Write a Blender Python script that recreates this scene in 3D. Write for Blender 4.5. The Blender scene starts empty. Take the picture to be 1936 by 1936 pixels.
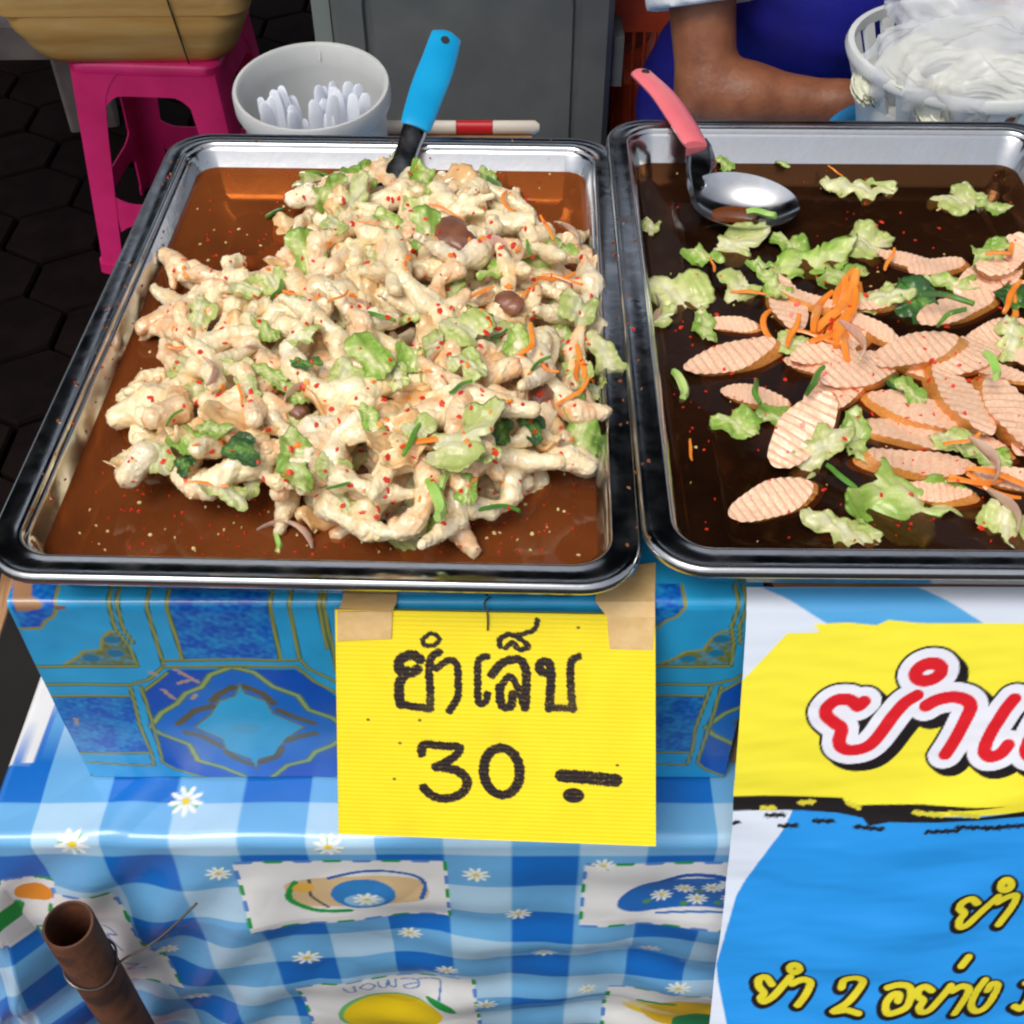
import bpy, math, random
import numpy as np
from mathutils import Vector, Matrix, Euler

random.seed(7); rng = np.random.default_rng(7)
SC = bpy.context.scene
COL = SC.collection
R = math.radians
PI = math.pi

# ------------------------------------------------------------------ camera, sky, sun, exposure
H, PITCH, FPX = 1.48, R(46), 2200.0
cam_d = bpy.data.cameras.new('camera'); cam = bpy.data.objects.new('camera', cam_d); COL.objects.link(cam)
cam.location = (0, 0, H); cam.rotation_euler = (R(90) - PITCH, 0, 0)
cam_d.sensor_width = 36; cam_d.lens = 36 * FPX / 1936; cam_d.clip_start = .02; cam_d.clip_end = 500
SC.camera = cam
W = bpy.data.worlds.new('World'); SC.world = W; W.use_nodes = True
wn = W.node_tree.nodes; sky = wn.new('ShaderNodeTexSky'); sky.sky_type = 'NISHITA'; sky.sun_disc = False
SUN_EL, SUN_AZ = 60, 214          # azimuth clockwise from +Y: the sun stands behind the photographer, a little to one side
sky.sun_elevation = R(SUN_EL); sky.sun_rotation = R(SUN_AZ); sky.air_density = 1.0; sky.dust_density = 4.0; sky.ozone_density = .6
bg = wn['Background']; bg.inputs[1].default_value = .135
hsv = wn.new('ShaderNodeHueSaturation'); hsv.inputs['Saturation'].default_value = .45   # a hazy, whitish sky
W.node_tree.links.new(sky.outputs[0], hsv.inputs['Color']); W.node_tree.links.new(hsv.outputs[0], bg.inputs[0])
sd = bpy.data.lights.new('sun', 'SUN'); so = bpy.data.objects.new('sun', sd); COL.objects.link(so)
sd.energy = 1.5; sd.angle = R(28); sd.color = (1, .95, .88)
sdir = Vector((math.sin(R(SUN_AZ)) * math.cos(R(SUN_EL)), math.cos(R(SUN_AZ)) * math.cos(R(SUN_EL)), math.sin(R(SUN_EL))))
so.rotation_euler = sdir.to_track_quat('Z', 'Y').to_euler(); so.location = (-1, -3, 6)
SC.view_settings.view_transform = 'Standard'; SC.view_settings.look = 'None'
SC.view_settings.exposure = .12; SC.view_settings.gamma = 1
SC.render.engine = 'CYCLES'; SC.cycles.max_bounces = 8; SC.cycles.transparent_max_bounces = 16
SC.cycles.pixel_filter_type = 'BLACKMAN_HARRIS'; SC.cycles.filter_width = 2.2
SC.cycles.caustics_reflective = False; SC.cycles.caustics_refractive = False

# ------------------------------------------------------------------ photo pixel -> point
def ray(px, py):
    X, Y = (px - 968) / FPX, -(py - 968) / FPX
    s, c = math.sin(PITCH), math.cos(PITCH)
    return Vector((X, c + Y * s, -s + Y * c))
def un(px, py, z):
    d = ray(px, py); return d * ((z - H) / d.z) + Vector((0, 0, H))
def unY(px, py, y):
    d = ray(px, py); return d * (y / d.y) + Vector((0, 0, H))
def unZ(px, py, Z):
    return ray(px, py) * Z + Vector((0, 0, H))

# ------------------------------------------------------------------ object helpers
def link(name, data, parent=None):
    o = bpy.data.objects.new(name, data); COL.objects.link(o)
    if parent is not None: o.parent = parent
    return o
def tag(o, label, cat, group=None, kind=None):
    if label: o['label'] = label
    if cat: o['category'] = cat
    if group: o['group'] = group
    if kind: o['kind'] = kind
    return o
def thing(name, label, cat, loc=(0, 0, 0), rot=(0, 0, 0), group=None):
    o = link(name, None); o.location = loc; o.rotation_euler = rot; o.empty_display_size = .05
    return tag(o, label, cat, group)
def mesh_np(name, V, F, smooth=True, mat=None, col=None):
    V = np.asarray(V, dtype=np.float32); F = np.asarray(F, dtype=np.int32)
    me = bpy.data.meshes.new(name); m, k = F.shape
    me.vertices.add(len(V)); me.vertices.foreach_set('co', V.ravel())
    me.loops.add(m * k); me.loops.foreach_set('vertex_index', F.ravel())
    me.polygons.add(m); me.polygons.foreach_set('loop_start', np.arange(0, m * k, k, dtype=np.int32))
    me.polygons.foreach_set('use_smooth', np.full(m, smooth))
    me.update(calc_edges=True)
    if col is not None:
        a = me.color_attributes.new('print', 'FLOAT_COLOR', 'POINT')
        c4 = np.ones((len(V), 4), np.float32); c4[:, :3] = col
        a.data.foreach_set('color', c4.ravel())
    if mat: me.materials.append(mat)
    return me
def grid_faces(nu, nv, close_u=False):
    i = np.arange(nu if close_u else nu - 1)[:, None]; j = np.arange(nv - 1)[None, :]
    a = i * nv + j; b = ((i + 1) % nu) * nv + j
    return np.stack([a, b, b + 1, a + 1], -1).reshape(-1, 4)

class MB:
    def __init__(s): s.v = []; s.f = []; s.m = []
    def add(s, V, F, m=0):
        o = len(s.v); s.v += [tuple(v) for v in V]
        for f in F: s.f.append(tuple(i + o for i in f)); s.m.append(m)
        return s
    def box(s, lo, hi, m=0, M=None):
        x0, y0, z0 = lo; x1, y1, z1 = hi
        V = [Vector(p) for p in ((x0,y0,z0),(x1,y0,z0),(x1,y1,z0),(x0,y1,z0),(x0,y0,z1),(x1,y0,z1),(x1,y1,z1),(x0,y1,z1))]
        if M: V = [M @ v for v in V]
        return s.add(V, [(0,3,2,1),(4,5,6,7),(0,1,5,4),(1,2,6,5),(2,3,7,6),(3,0,4,7)], m)
    def loft(s, loops, cap0=True, cap1=True, closed=True, m=0):
        n = len(loops[0]); V = [p for l in loops for p in l]; F = []
        for a in range(len(loops) - 1):
            for i in range(n if closed else n - 1):
                j = (i + 1) % n; F.append((a*n+i, a*n+j, (a+1)*n+j, (a+1)*n+i))
        if cap0: F.append(tuple(range(n))[::-1])
        if cap1: F.append(tuple((len(loops)-1)*n + i for i in range(n)))
        return s.add(V, F, m)
    def tube(s, pts, rad, n=10, m=0, up=None, cap=True):
        pts = [Vector(p) for p in pts]; k = len(pts)
        if not isinstance(rad, (list, tuple)): rad = [rad] * k
        loops = []; t0 = None; u = None
        for i in range(k):
            t = (pts[min(i+1, k-1)] - pts[max(i-1, 0)]).normalized()
            if u is None:
                u = Vector(up) if up else (Vector((0,0,1)) if abs(t.z) < .9 else Vector((1,0,0)))
            u = (u - t * u.dot(t)).normalized(); w = t.cross(u)
            r = rad[i]; a, b = (r if isinstance(r, tuple) else (r, r))
            loops.append([pts[i] + w * (a * math.cos(q)) + u * (b * math.sin(q)) for q in [2*PI*x/n for x in range(n)]])
        return s.loft(loops, cap, cap, True, m)
    def lathe(s, prof, n=40, m=0, c=(0,0,0), cap0=False, cap1=False):
        return s.loft([[(c[0]+r*math.cos(2*PI*i/n), c[1]+r*math.sin(2*PI*i/n), c[2]+z) for i in range(n)] for r, z in prof], cap0, cap1, True, m)
    def mesh(s, name, mats, smooth=True, auto=None):
        me = bpy.data.meshes.new(name); me.from_pydata([tuple(v) for v in s.v], [], s.f); me.update()
        for m in (mats if isinstance(mats, (list, tuple)) else [mats]): me.materials.append(m)
        me.polygons.foreach_set('material_index', s.m)
        me.polygons.foreach_set('use_smooth', [smooth] * len(s.f))
        if smooth and auto is not None:
            try: me.set_sharp_from_angle(angle=R(auto))
            except Exception: pass
        return me
    def obj(s, name, mats, parent=None, smooth=True, auto=40):
        return link(name, s.mesh(name, mats, smooth, auto), parent)

def catmull(P, n=8, closed=False):
    P = [Vector(p) for p in P]; out = []; k = len(P)
    for i in range(k if closed else k - 1):
        a, b, c, d = (P[(i-1) % k] if closed or i > 0 else P[0]), P[i], P[(i+1) % k], (P[(i+2) % k] if closed or i < k-2 else P[-1])
        for j in range(n):
            t = j / n
            out.append(.5*((2*b)+(c-a)*t+(2*a-5*b+4*c-d)*t*t+(3*b-a-3*c+d)*t**3))
    if not closed: out.append(P[-1])
    return out
def rrect(w, d, r, z, n=7, cx=0, cy=0):
    out = []
    for qx, qy, a0 in ((1,1,0),(-1,1,90),(-1,-1,180),(1,-1,270)):
        for i in range(n + 1):
            a = R(a0 + 90*i/n); out.append((cx+qx*(w/2-r)+r*math.cos(a), cy+qy*(d/2-r)+r*math.sin(a), z))
    return out

# surface nets: one continuous skin round an implicit body
def snet(F, lo, h):
    nx, ny, nz = F.shape; S = F < 0
    def C(A, d): return A[d[0]:nx-1+d[0], d[1]:ny-1+d[1], d[2]:nz-1+d[2]]
    pos = np.zeros((nx-1, ny-1, nz-1, 3)); cnt = np.zeros((nx-1, ny-1, nz-1))
    cs = [(i,j,k) for i in (0,1) for j in (0,1) for k in (0,1)]
    for a in cs:
        for ax in range(3):
            if a[ax]: continue
            b = list(a); b[ax] = 1
            fa, fb = C(F, a), C(F, b); x = (fa < 0) != (fb < 0)
            t = np.where(x, fa / np.where(x, fa - fb, 1), 0)
            for q in range(3): pos[..., q] += np.where(x, a[q] + (t if q == ax else 0), 0)
            cnt += x
    mk = cnt > 0; idx = np.full(mk.shape, -1); idx[mk] = np.arange(mk.sum())
    I = np.argwhere(mk); V = (I + pos[mk] / cnt[mk][:, None]) * h + np.array(lo)
    Fs = []
    for ax in range(3):
        u, v = (ax+1) % 3, (ax+2) % 3
        s0 = [slice(1, -1)]*3; s1 = [slice(1, -1)]*3
        s0[ax] = slice(0, -1); s1[ax] = slice(1, None)
        A, B = S[tuple(s0)], S[tuple(s1)]
        for sign in (0, 1):
            e = np.argwhere((A & ~B) if sign == 0 else (~A & B))
            if not len(e): continue
            e[:, u] += 1; e[:, v] += 1
            q = []
            for du, dv in ((-1,-1),(0,-1),(0,0),(-1,0)):
                c = e.copy(); c[:, u] += du; c[:, v] += dv; q.append(idx[c[:,0], c[:,1], c[:,2]])
            if sign: q = q[::-1]
            Fs.append(np.stack(q, 1))
    return V, np.concatenate(Fs)
def cone_d(P, a, b, ra, rb):
    a = np.array(a, float); b = np.array(b, float); ab = b - a; L = max(ab @ ab, 1e-12)
    t = np.clip(((P - a) @ ab) / L, 0, 1)
    return np.linalg.norm(P - a - t[..., None]*ab, axis=-1) - (ra + (rb-ra)*t)
def smin(a, b, k):
    h = np.clip(.5 + .5*(b-a)/k, 0, 1); return b*(1-h)+a*h - k*h*(1-h)
def lattice(lo, hi, h):
    ax = [np.arange(lo[i]-2*h, hi[i]+2.5*h, h) for i in range(3)]
    P = np.stack(np.meshgrid(*ax, indexing='ij'), -1)
    return P, [a[0] for a in ax]
def wob(P, k, seed, n=5):
    r = np.random.default_rng(seed); o = 0
    for _ in range(n):
        d = r.normal(size=3); d /= np.linalg.norm(d); o = o + np.sin(P @ d * k * r.uniform(.7, 1.4) + r.uniform(0, 6.28))
    return o / n

# ------------------------------------------------------------------ materials
def lin(r, g, b):
    f = lambda c: ((c/255)/12.92 if c/255 <= .04045 else ((c/255+.055)/1.055)**2.4)
    return (f(r), f(g), f(b))
def mat(name, col, rough=.5, metal=0, col2=None, scale=20, bump=0, bscale=60, coat=0, rand=0, vcol=False, spec=.5, sss=0, rough2=None, stretch=None, detail=4, alpha_mix=0, contrast=(.35,.65)):
    m = bpy.data.materials.new(name); m.use_nodes = True; nt = m.node_tree; N = nt.nodes; L = nt.links
    P = N['Principled BSDF']; P.inputs['Roughness'].default_value = rough; P.inputs['Metallic'].default_value = metal
    P.inputs['Specular IOR Level'].default_value = spec
    P.inputs['Coat Weight'].default_value = coat; P.inputs['Coat Roughness'].default_value = .08
    tc = N.new('ShaderNodeTexCoord'); src = tc.outputs['Object']
    if stretch:
        mp = N.new('ShaderNodeMapping'); mp.inputs['Scale'].default_value = stretch; L.new(src, mp.inputs[0]); src = mp.outputs[0]
    if rand:
        oi = N.new('ShaderNodeObjectInfo'); add = N.new('ShaderNodeVectorMath'); add.operation = 'ADD'
        cb = N.new('ShaderNodeCombineXYZ'); mu = N.new('ShaderNodeMath'); mu.operation = 'MULTIPLY'; mu.inputs[1].default_value = 37.0
        L.new(oi.outputs['Random'], mu.inputs[0]); L.new(mu.outputs[0], cb.inputs[0]); L.new(mu.outputs[0], cb.inputs[2])
        L.new(src, add.inputs[0]); L.new(cb.outputs[0], add.inputs[1]); src = add.outputs[0]
    base = None
    if vcol:
        at = N.new('ShaderNodeAttribute'); at.attribute_name = 'print'; base = at.outputs['Color']
    if col2 is not None or rough2 is not None:
        nz = N.new('ShaderNodeTexNoise'); nz.inputs['Scale'].default_value = scale; nz.inputs['Detail'].default_value = detail; L.new(src, nz.inputs['Vector'])
        mr = N.new('ShaderNodeMapRange'); mr.inputs[1].default_value = contrast[0]; mr.inputs[2].default_value = contrast[1]; L.new(nz.outputs['Fac'], mr.inputs[0])
        if col2 is not None:
            mx = N.new('ShaderNodeMix'); mx.data_type = 'RGBA'
            if vcol:
                mx.blend_type = 'MULTIPLY'; L.new(base, mx.inputs[6]); mx.inputs[7].default_value = (*col2, 1)
            else:
                mx.inputs[6].default_value = (*col, 1); mx.inputs[7].default_value = (*col2, 1)
            L.new(mr.outputs[0], mx.inputs[0]); base = mx.outputs[2]
        if rough2 is not None:
            m2 = N.new('ShaderNodeMapRange'); m2.inputs[3].default_value = rough; m2.inputs[4].default_value = rough2
            L.new(mr.outputs[0], m2.inputs[0]); L.new(m2.outputs[0], P.inputs['Roughness'])
    if rand:
        hs = N.new('ShaderNodeHueSaturation'); v = N.new('ShaderNodeMapRange'); v.inputs[3].default_value = 1-rand; v.inputs[4].default_value = 1+rand*.6
        L.new(oi.outputs['Random'], v.inputs[0]); L.new(v.outputs[0], hs.inputs['Value'])
        if base is None: hs.inputs['Color'].default_value = (*col, 1)
        else: L.new(base, hs.inputs['Color'])
        base = hs.outputs[0]
    if base is None: P.inputs['Base Color'].default_value = (*col, 1)
    else: L.new(base, P.inputs['Base Color'])
    if bump:
        nb = N.new('ShaderNodeTexNoise'); nb.inputs['Scale'].default_value = bscale; nb.inputs['Detail'].default_value = 5; L.new(src, nb.inputs['Vector'])
        bp = N.new('ShaderNodeBump'); bp.inputs['Strength'].default_value = bump; bp.inputs['Distance'].default_value = .002
        L.new(nb.outputs['Fac'], bp.inputs['Height']); L.new(bp.outputs[0], P.inputs['Normal'])
    if sss:
        P.inputs['Subsurface Weight'].default_value = sss; P.inputs['Subsurface Scale'].default_value = .6; P.inputs['Subsurface Radius'].default_value = (.006, .003, .0015)
    if alpha_mix:
        tr = N.new('ShaderNodeBsdfTransparent'); ms = N.new('ShaderNodeMixShader'); ms.inputs[0].default_value = 1-alpha_mix
        tr.inputs[0].default_value = (*(spec_tint.get(name, (1, 1, 1))), 1)
        L.new(tr.outputs[0], ms.inputs[1]); L.new(P.outputs[0], ms.inputs[2]); L.new(ms.outputs[0], N['Material Output'].inputs[0])
    return m
spec_tint = {'broth_left': (.72, .36, .15), 'broth_right': (.46, .30, .19), 'clear_bag': (.97, .97, .99)}

M = {}
M['steel'] = mat('steel', (.60,.61,.62), .12, 1, col2=(.50,.50,.50), scale=40, rough2=.30, bump=.05, bscale=160, contrast=(.4,.75), detail=8)
M['spoon_steel'] = mat('spoon_steel', (.62,.63,.65), .12, 1, col2=(.5,.5,.5), scale=60, rough2=.25)
M['broth_left'] = mat('broth_left', lin(160,86,42), .03, 0, col2=lin(118,62,32), scale=7, spec=.8, bump=.05, bscale=16, alpha_mix=.46)
M['broth_right'] = mat('broth_right', lin(92,56,36), .03, 0, col2=lin(48,28,18), scale=5, spec=.9, bump=.05, bscale=16, alpha_mix=.76)
M['chicken'] = mat('chicken', lin(246,230,190), .28, col2=lin(240,204,148), scale=75, bump=.5, bscale=260, coat=.6, rand=.16, sss=.25, contrast=(.45,.75))
M['chicken_pink'] = mat('chicken_pink', lin(246,222,182), .28, col2=lin(240,182,128), scale=70, bump=.5, bscale=260, coat=.6, rand=.14, sss=.25, contrast=(.42,.68))
M['chicken_pale'] = mat('chicken_pale', lin(244,234,206), .28, col2=lin(240,214,168), scale=40, bump=.35, bscale=200, coat=.6, rand=.1, sss=.25)
M['chicken_skin'] = mat('chicken_skin', (1,1,1), .28, vcol=True, col2=(.95,.86,.74), scale=70, bump=.6, bscale=200, coat=.5, rand=.12, sss=.2)
M['mound'] = mat('mound', lin(176,126,80), .4, col2=lin(110,62,32), scale=70, bump=.8, bscale=160, coat=.3)
M['meat_hollow'] = mat('meat_hollow', lin(140,92,68), .4, col2=lin(108,62,44), scale=60, bump=.5, bscale=150, coat=.3, rand=.1)
M['lettuce'] = mat('lettuce', (1,1,1), .33, vcol=True, col2=(.86,.88,.70), scale=50, bump=.5, bscale=150, coat=.5, rand=.12, sss=.15)
M['lettuce_pale'] = mat('lettuce_pale', (1,1,1), .33, vcol=True, col2=(.86,.88,.70), scale=50, bump=.5, bscale=150, coat=.5, rand=.12, sss=.15)
M['herb'] = mat('herb', (1,1,1), .33, vcol=True, col2=(.86,.88,.70), scale=50, bump=.5, bscale=150, coat=.5, rand=.12, sss=.15)
M['scallion'] = mat('scallion', lin(52,104,40), .3, col2=lin(110,166,58), scale=30, coat=.3, rand=.2)
M['scallion_light'] = mat('scallion_light', lin(130,196,66), .3, col2=lin(190,214,130), scale=30, coat=.3, rand=.12)
M['carrot'] = mat('carrot', lin(240,128,28), .35, col2=lin(246,152,58), scale=90, coat=.3, rand=.1)
M['shallot'] = mat('shallot', lin(226,204,184), .25, col2=lin(204,160,150), scale=30, coat=.5, rand=.1, sss=.15)
M['flesh'] = mat('flesh', lin(248,214,184), .34, col2=lin(244,188,152), scale=30, bump=.2, bscale=200, coat=.4, rand=.14)
M['skin_casing'] = mat('skin_casing', lin(226,156,80), .28, col2=lin(208,130,58), scale=50, coat=.6, rand=.08)
M['chili'] = mat('chili', lin(208,32,18), .3, col2=lin(226,66,26), scale=300, coat=.3)
M['seed'] = mat('seed', lin(226,206,140), .4)
M['cloth'] = mat('cloth', (1,1,1), .3, vcol=True, col2=(.88,.89,.9), scale=14, bump=.22, bscale=40, coat=.4)
M['boxpaper'] = mat('boxpaper', (1,1,1), .3, vcol=True, col2=(.86,.88,.92), scale=30, bump=.08, bscale=30, coat=.25)
M['banner'] = mat('banner', (1,1,1), .45, vcol=True, col2=(.95,.95,.97), scale=12, coat=.1)
M['signboard'] = mat('signboard', (1,1,1), .45, vcol=True, col2=(.96,.95,.9), scale=40)
M['cardboard'] = mat('cardboard', lin(168,128,88), .8, col2=lin(140,104,70), scale=40, bump=.2)
M['tape'] = mat('tape', lin(226,192,134), .5, col2=lin(214,176,116), scale=60, bump=.3, bscale=200)
M['wire'] = mat('wire', lin(110,100,92), .4, .8)
M['rust'] = mat('rust', lin(104,66,46), .75, .25, col2=lin(62,40,32), scale=26, bump=.8, bscale=90, contrast=(.4,.62))
M['rust_in'] = mat('rust_in', lin(120,64,28), .9, 0, col2=lin(60,30,14), scale=30, bump=.8, bscale=90)
M['pink'] = mat('pink', lin(222,42,120), .42, col2=lin(206,34,106), scale=15, bump=.05)
M['bluestool'] = mat('bluestool', lin(26,50,150), .4)
M['tub'] = mat('tub', lin(222,184,118), .5, col2=lin(212,162,88), scale=6, bump=.3, bscale=12, stretch=(1,1,6))
M['whiteplastic'] = mat('whiteplastic', lin(226,230,228), .35, col2=lin(212,216,214), scale=12, sss=.1)
M['bucketplastic'] = mat('bucketplastic', lin(222,224,222), .3, col2=lin(212,214,212), scale=12, alpha_mix=.22)
M['spoonplastic'] = mat('spoonplastic', lin(236,240,250), .3)
M['blueplastic'] = mat('blueplastic', lin(18,148,206), .28, col2=lin(24,160,214), scale=20, bump=.05)
M['pinkplastic'] = mat('pinkplastic', lin(238,124,132), .35, col2=lin(232,112,122), scale=20, bump=.05)
M['basin'] = mat('basin', lin(40,140,196), .35)
M['red'] = mat('red', lin(190,30,34), .4)
M['ivory'] = mat('ivory', lin(214,204,190), .5)
M['cooler'] = mat('cooler', lin(112,116,116), .6, col2=lin(100,104,105), scale=14, bump=.1, bscale=200)
M['cooler_edge'] = mat('cooler_edge', lin(140,150,146), .5)
M['crate'] = mat('crate', lin(226,92,54), .5, col2=lin(210,80,46), scale=20)
M['bagbrown'] = mat('bagbrown', lin(120,84,72), .35, col2=lin(90,60,54), scale=25, bump=.6, bscale=40, coat=.3)
M['skin'] = mat('skin', lin(150,94,62), .5, col2=lin(122,70,44), scale=26, bump=.45, bscale=150, sss=.08, detail=8)
M['shirt'] = mat('shirt', lin(232,234,238), .8, bump=.25, bscale=400)
M['apron'] = mat('apron', lin(22,26,150), .7, col2=lin(16,18,120), scale=14, bump=.3, bscale=300)
M['trousers'] = mat('trousers', lin(40,40,52), .8)
M['hair'] = mat('hair', lin(26,22,22), .5, bump=.6, bscale=120, stretch=(1,1,.2))
M['eye'] = mat('eye', lin(30,22,20), .2)
M['noodle'] = mat('noodle', lin(228,228,210), .35, col2=lin(212,214,190), scale=40, coat=.3)
M['clear_bag'] = mat('clear_bag', lin(240,243,248), .08, bump=.8, bscale=45, alpha_mix=.60)
M['paver'] = mat('paver', lin(24,15,14), .95, col2=lin(15,9,9), scale=14, bump=.5, bscale=90, rand=.2, spec=.08)
M['ground'] = mat('ground', lin(22,17,17), .9, col2=lin(14,11,11), scale=5, bump=.4, bscale=60)
M['maroon'] = mat('maroon', lin(96,20,28), .6, col2=lin(80,14,20), scale=6, bump=.2)
M['concrete'] = mat('concrete', lin(118,108,106), .85, col2=lin(92,84,84), scale=9, bump=.3, bscale=60)
M['wood'] = mat('wood', lin(120,88,60), .7, col2=lin(90,62,40), scale=12, stretch=(1,8,8))
M['canopy'] = mat('canopy', lin(34,40,52), .8, col2=lin(26,30,40), scale=4)
M['polemetal'] = mat('polemetal', lin(90,92,94), .45, .8)

# ================================================================== SETTING
g = MB(); S_ = 120
g.add([(-S_,-S_,0),(S_,-S_,0),(S_,S_,0),(-S_,S_,0)], [(0,1,2,3)])
ground = g.obj('ground', M['ground'], smooth=False); ground['kind'] = 'structure'
hx = .118
def hexring(r, z): return [(r*math.cos(R(60*i+30)), r*math.sin(R(60*i+30)), z) for i in range(6)]
pv = MB(); pv.loft([hexring(hx*.955,.001), hexring(hx*.955,.034), hexring(hx*.915,.040)], False, True)
pme = pv.mesh('paver', M['paver'], smooth=False)
cnt = 0
dx_, dy_ = hx*math.sqrt(3), hx*1.5
cells = []
for j in range(-2, 24):
    for i in range(-14, 12):
        x = (i + .5*(j % 2))*dx_; y = 1.2 + j*dy_
        p = Vector((x, y, .04)) - Vector((0,0,H)); s, c = math.sin(PITCH), math.cos(PITCH)
        Z = p.y*c - p.z*s; px = 968 + FPX*p.x/Z; py = 968 - FPX*(p.y*s + p.z*c)/Z
        if -160 < px < 2090 and -140 < py < 1100 and (px < 700 or py < 280): cells.append((x, y))
for x, y in cells[:300]:
    o = link('paver', pme, ground); o.location = (x, y, random.uniform(-.003, .002)); o.rotation_euler = (random.uniform(-.012,.012), random.uniform(-.012,.012), 0)
k = MB(); k.box((-3.2, 3.12, 0), (-1.22, 3.42, .13))
tag(k.obj('kerb_stone', M['concrete'], smooth=False), 'pale concrete kerb behind the pink stool', 'kerb')
k = MB(); p = un(192, 246, .04); k.loft([rrect(.12,.1,.012,.04), rrect(.12,.1,.012,.40), rrect(.105,.085,.01,.407)], True, True)
o = k.obj('concrete_block', M['concrete'], smooth=True); o.location = (p.x-.03, p.y+.05, 0); o.rotation_euler = (0,0,.3)
tag(o, 'narrow pale concrete block standing on the pavers behind the pink stool', 'block')
k = MB(); k.box((-1.1,-.4,.0405), (-.36, .84, .046)); o = k.obj('floor_mat', M['maroon'], smooth=False)
tag(o, 'dark maroon mat on the ground beside the rusty pipe', 'mat')
k = MB(); k.box((-.34,-.4,.002), (.9,1.05,.04)); o = k.obj('ground_slab', M['ground'], smooth=False); o['kind'] = 'structure'

# canopies that keep the sky off the back of the stall
def make_canopy(label, CX0, CX1, CY0, CY1, CZ):
    yc = (CY0+CY1)/2; cn = thing('unseen_canopy', label, 'canopy', (0, yc, 0)); c = MB(); n_ = 12
    top = [[(CX0+(CX1-CX0)*i/n_, CY0+(CY1-CY0)*j/n_-yc, CZ+.10*j/n_-.03*math.sin(PI*i/n_)*math.sin(PI*j/n_)) for i in range(n_+1)] for j in range(n_+1)]
    V = [p for r_ in top for p in r_]; V2 = [(x,y,z-.006) for x,y,z in V]
    F = [tuple(int(q) for q in f) for f in grid_faces(n_+1, n_+1)]
    c.add(V, F); c.add(V2, [f[::-1] for f in F]); c.obj('tarpaulin', M['canopy'], cn)
    for x in (CX0+.05, CX1-.05):
        for y, zt in ((CY0+.05, CZ-.01), (CY1-.05, CZ+.08)):
            c = MB(); c.tube([(x, y-yc, .0), (x, y-yc, zt)], .018, 12); c.obj('pole', M['polemetal'], cn)
make_canopy('dark tarpaulin canopy on metal poles over the stall', -2.3, 2.6, 1.0, 2.72, 2.25)
make_canopy('dark tarpaulin on metal poles added out of view beyond the ice chest to frame the reflected sky', -3.4, 3.6, 3.30, 6.4, 2.35)  # added out of view: leaves a sky strip to reflect in the dressing

# ================================================================== PRINT CANVAS (flat colour print on a fine mesh)
class Print:
    def __init__(s, U, V, bgc): s.U, s.V = U, V; s.c = np.empty(U.shape + (3,)); s.c[...] = bgc
    def blend(s, a, col): s.c += (np.array(col) - s.c) * a[..., None]
    def poly(s, pts, col, aa=.0006, mul=None):
        x, y = s.U, s.V; n = len(pts); ins = np.zeros(x.shape, bool); d = np.full(x.shape, 1e9)
        lo = np.min(pts, 0) - .004; hi = np.max(pts, 0) + .004
        w = np.nonzero((x > lo[0]) & (x < hi[0]) & (y > lo[1]) & (y < hi[1])); xx, yy = x[w], y[w]
        acc = np.zeros(xx.shape)
        for jx, jy in ((-.3,-.1),(.1,-.3),(.3,.1),(-.1,.3)):
            ii = np.zeros(xx.shape, bool); X_, Y_ = xx+jx*.0012, yy+jy*.0012
            for i in range(n):
                (x0, y0), (x1, y1) = pts[i], pts[(i+1) % n]
                if y0 != y1:
                    ii ^= ((y0 > Y_) != (y1 > Y_)) & (X_ < (x1-x0)*(Y_-y0)/(y1-y0)+x0)
            acc += ii*.25
        a = np.zeros(x.shape); a[w] = acc * (1 if mul is None else mul[w]); s.blend(a, col)
    def stroke(s, pts, hw, col, aa=.0005, rough=0, closed=False, hw2=None):
        pts = [tuple(p) for p in pts]
        if closed: pts = pts + [pts[0]]
        x, y = s.U, s.V; lo = np.min(pts, 0) - hw*1.6 - .003; hi = np.max(pts, 0) + hw*1.6 + .003
        w = np.nonzero((x > lo[0]) & (x < hi[0]) & (y > lo[1]) & (y < hi[1])); xx, yy = x[w], y[w]
        if not len(xx): return
        d = np.full(xx.shape, 1e9)
        for (x0, y0), (x1, y1) in zip(pts[:-1], pts[1:]):
            ex, ey = x1-x0, y1-y0; L = max(ex*ex+ey*ey, 1e-14)
            t = np.clip(((xx-x0)*ex+(yy-y0)*ey)/L, 0, 1); d = np.minimum(d, np.hypot(xx-x0-t*ex, yy-y0-t*ey))
        if rough: d = d + rough*(np.sin(xx*1100+yy*700)+np.sin(yy*1500-xx*800)+np.sin(xx*2600-yy*2100))
        a = np.zeros(x.shape); a[w] = np.clip((hw-d)/aa+.5, 0, 1); s.blend(a, col)
    def ell(s, c, rx, ry, col, aa=.0006, rot=0):
        dx, dy = s.U-c[0], s.V-c[1]; cr, sr = math.cos(rot), math.sin(rot)
        q = np.hypot((dx*cr+dy*sr)/rx, (-dx*sr+dy*cr)/ry); s.blend(np.clip((1-q)*min(rx,ry)/aa+.5, 0, 1), col)
def sm2(pts, n=6, closed=False): return [(p.x, p.y) for p in catmull([(a, b, 0) for a, b in pts], n, closed)]
def mottle(U, V, k, seed):
    r = np.random.default_rng(seed); o = np.zeros(U.shape)
    for q in range(14):
        a = r.uniform(0, 6.28); kk = k*r.uniform(.5, 2.4); o += np.sin((U*math.cos(a)+V*math.sin(a))*kk + r.uniform(0, 6.28) + 1.5*np.sin((U*math.sin(a)-V*math.cos(a))*kk*.7))
    return o/14

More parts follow.
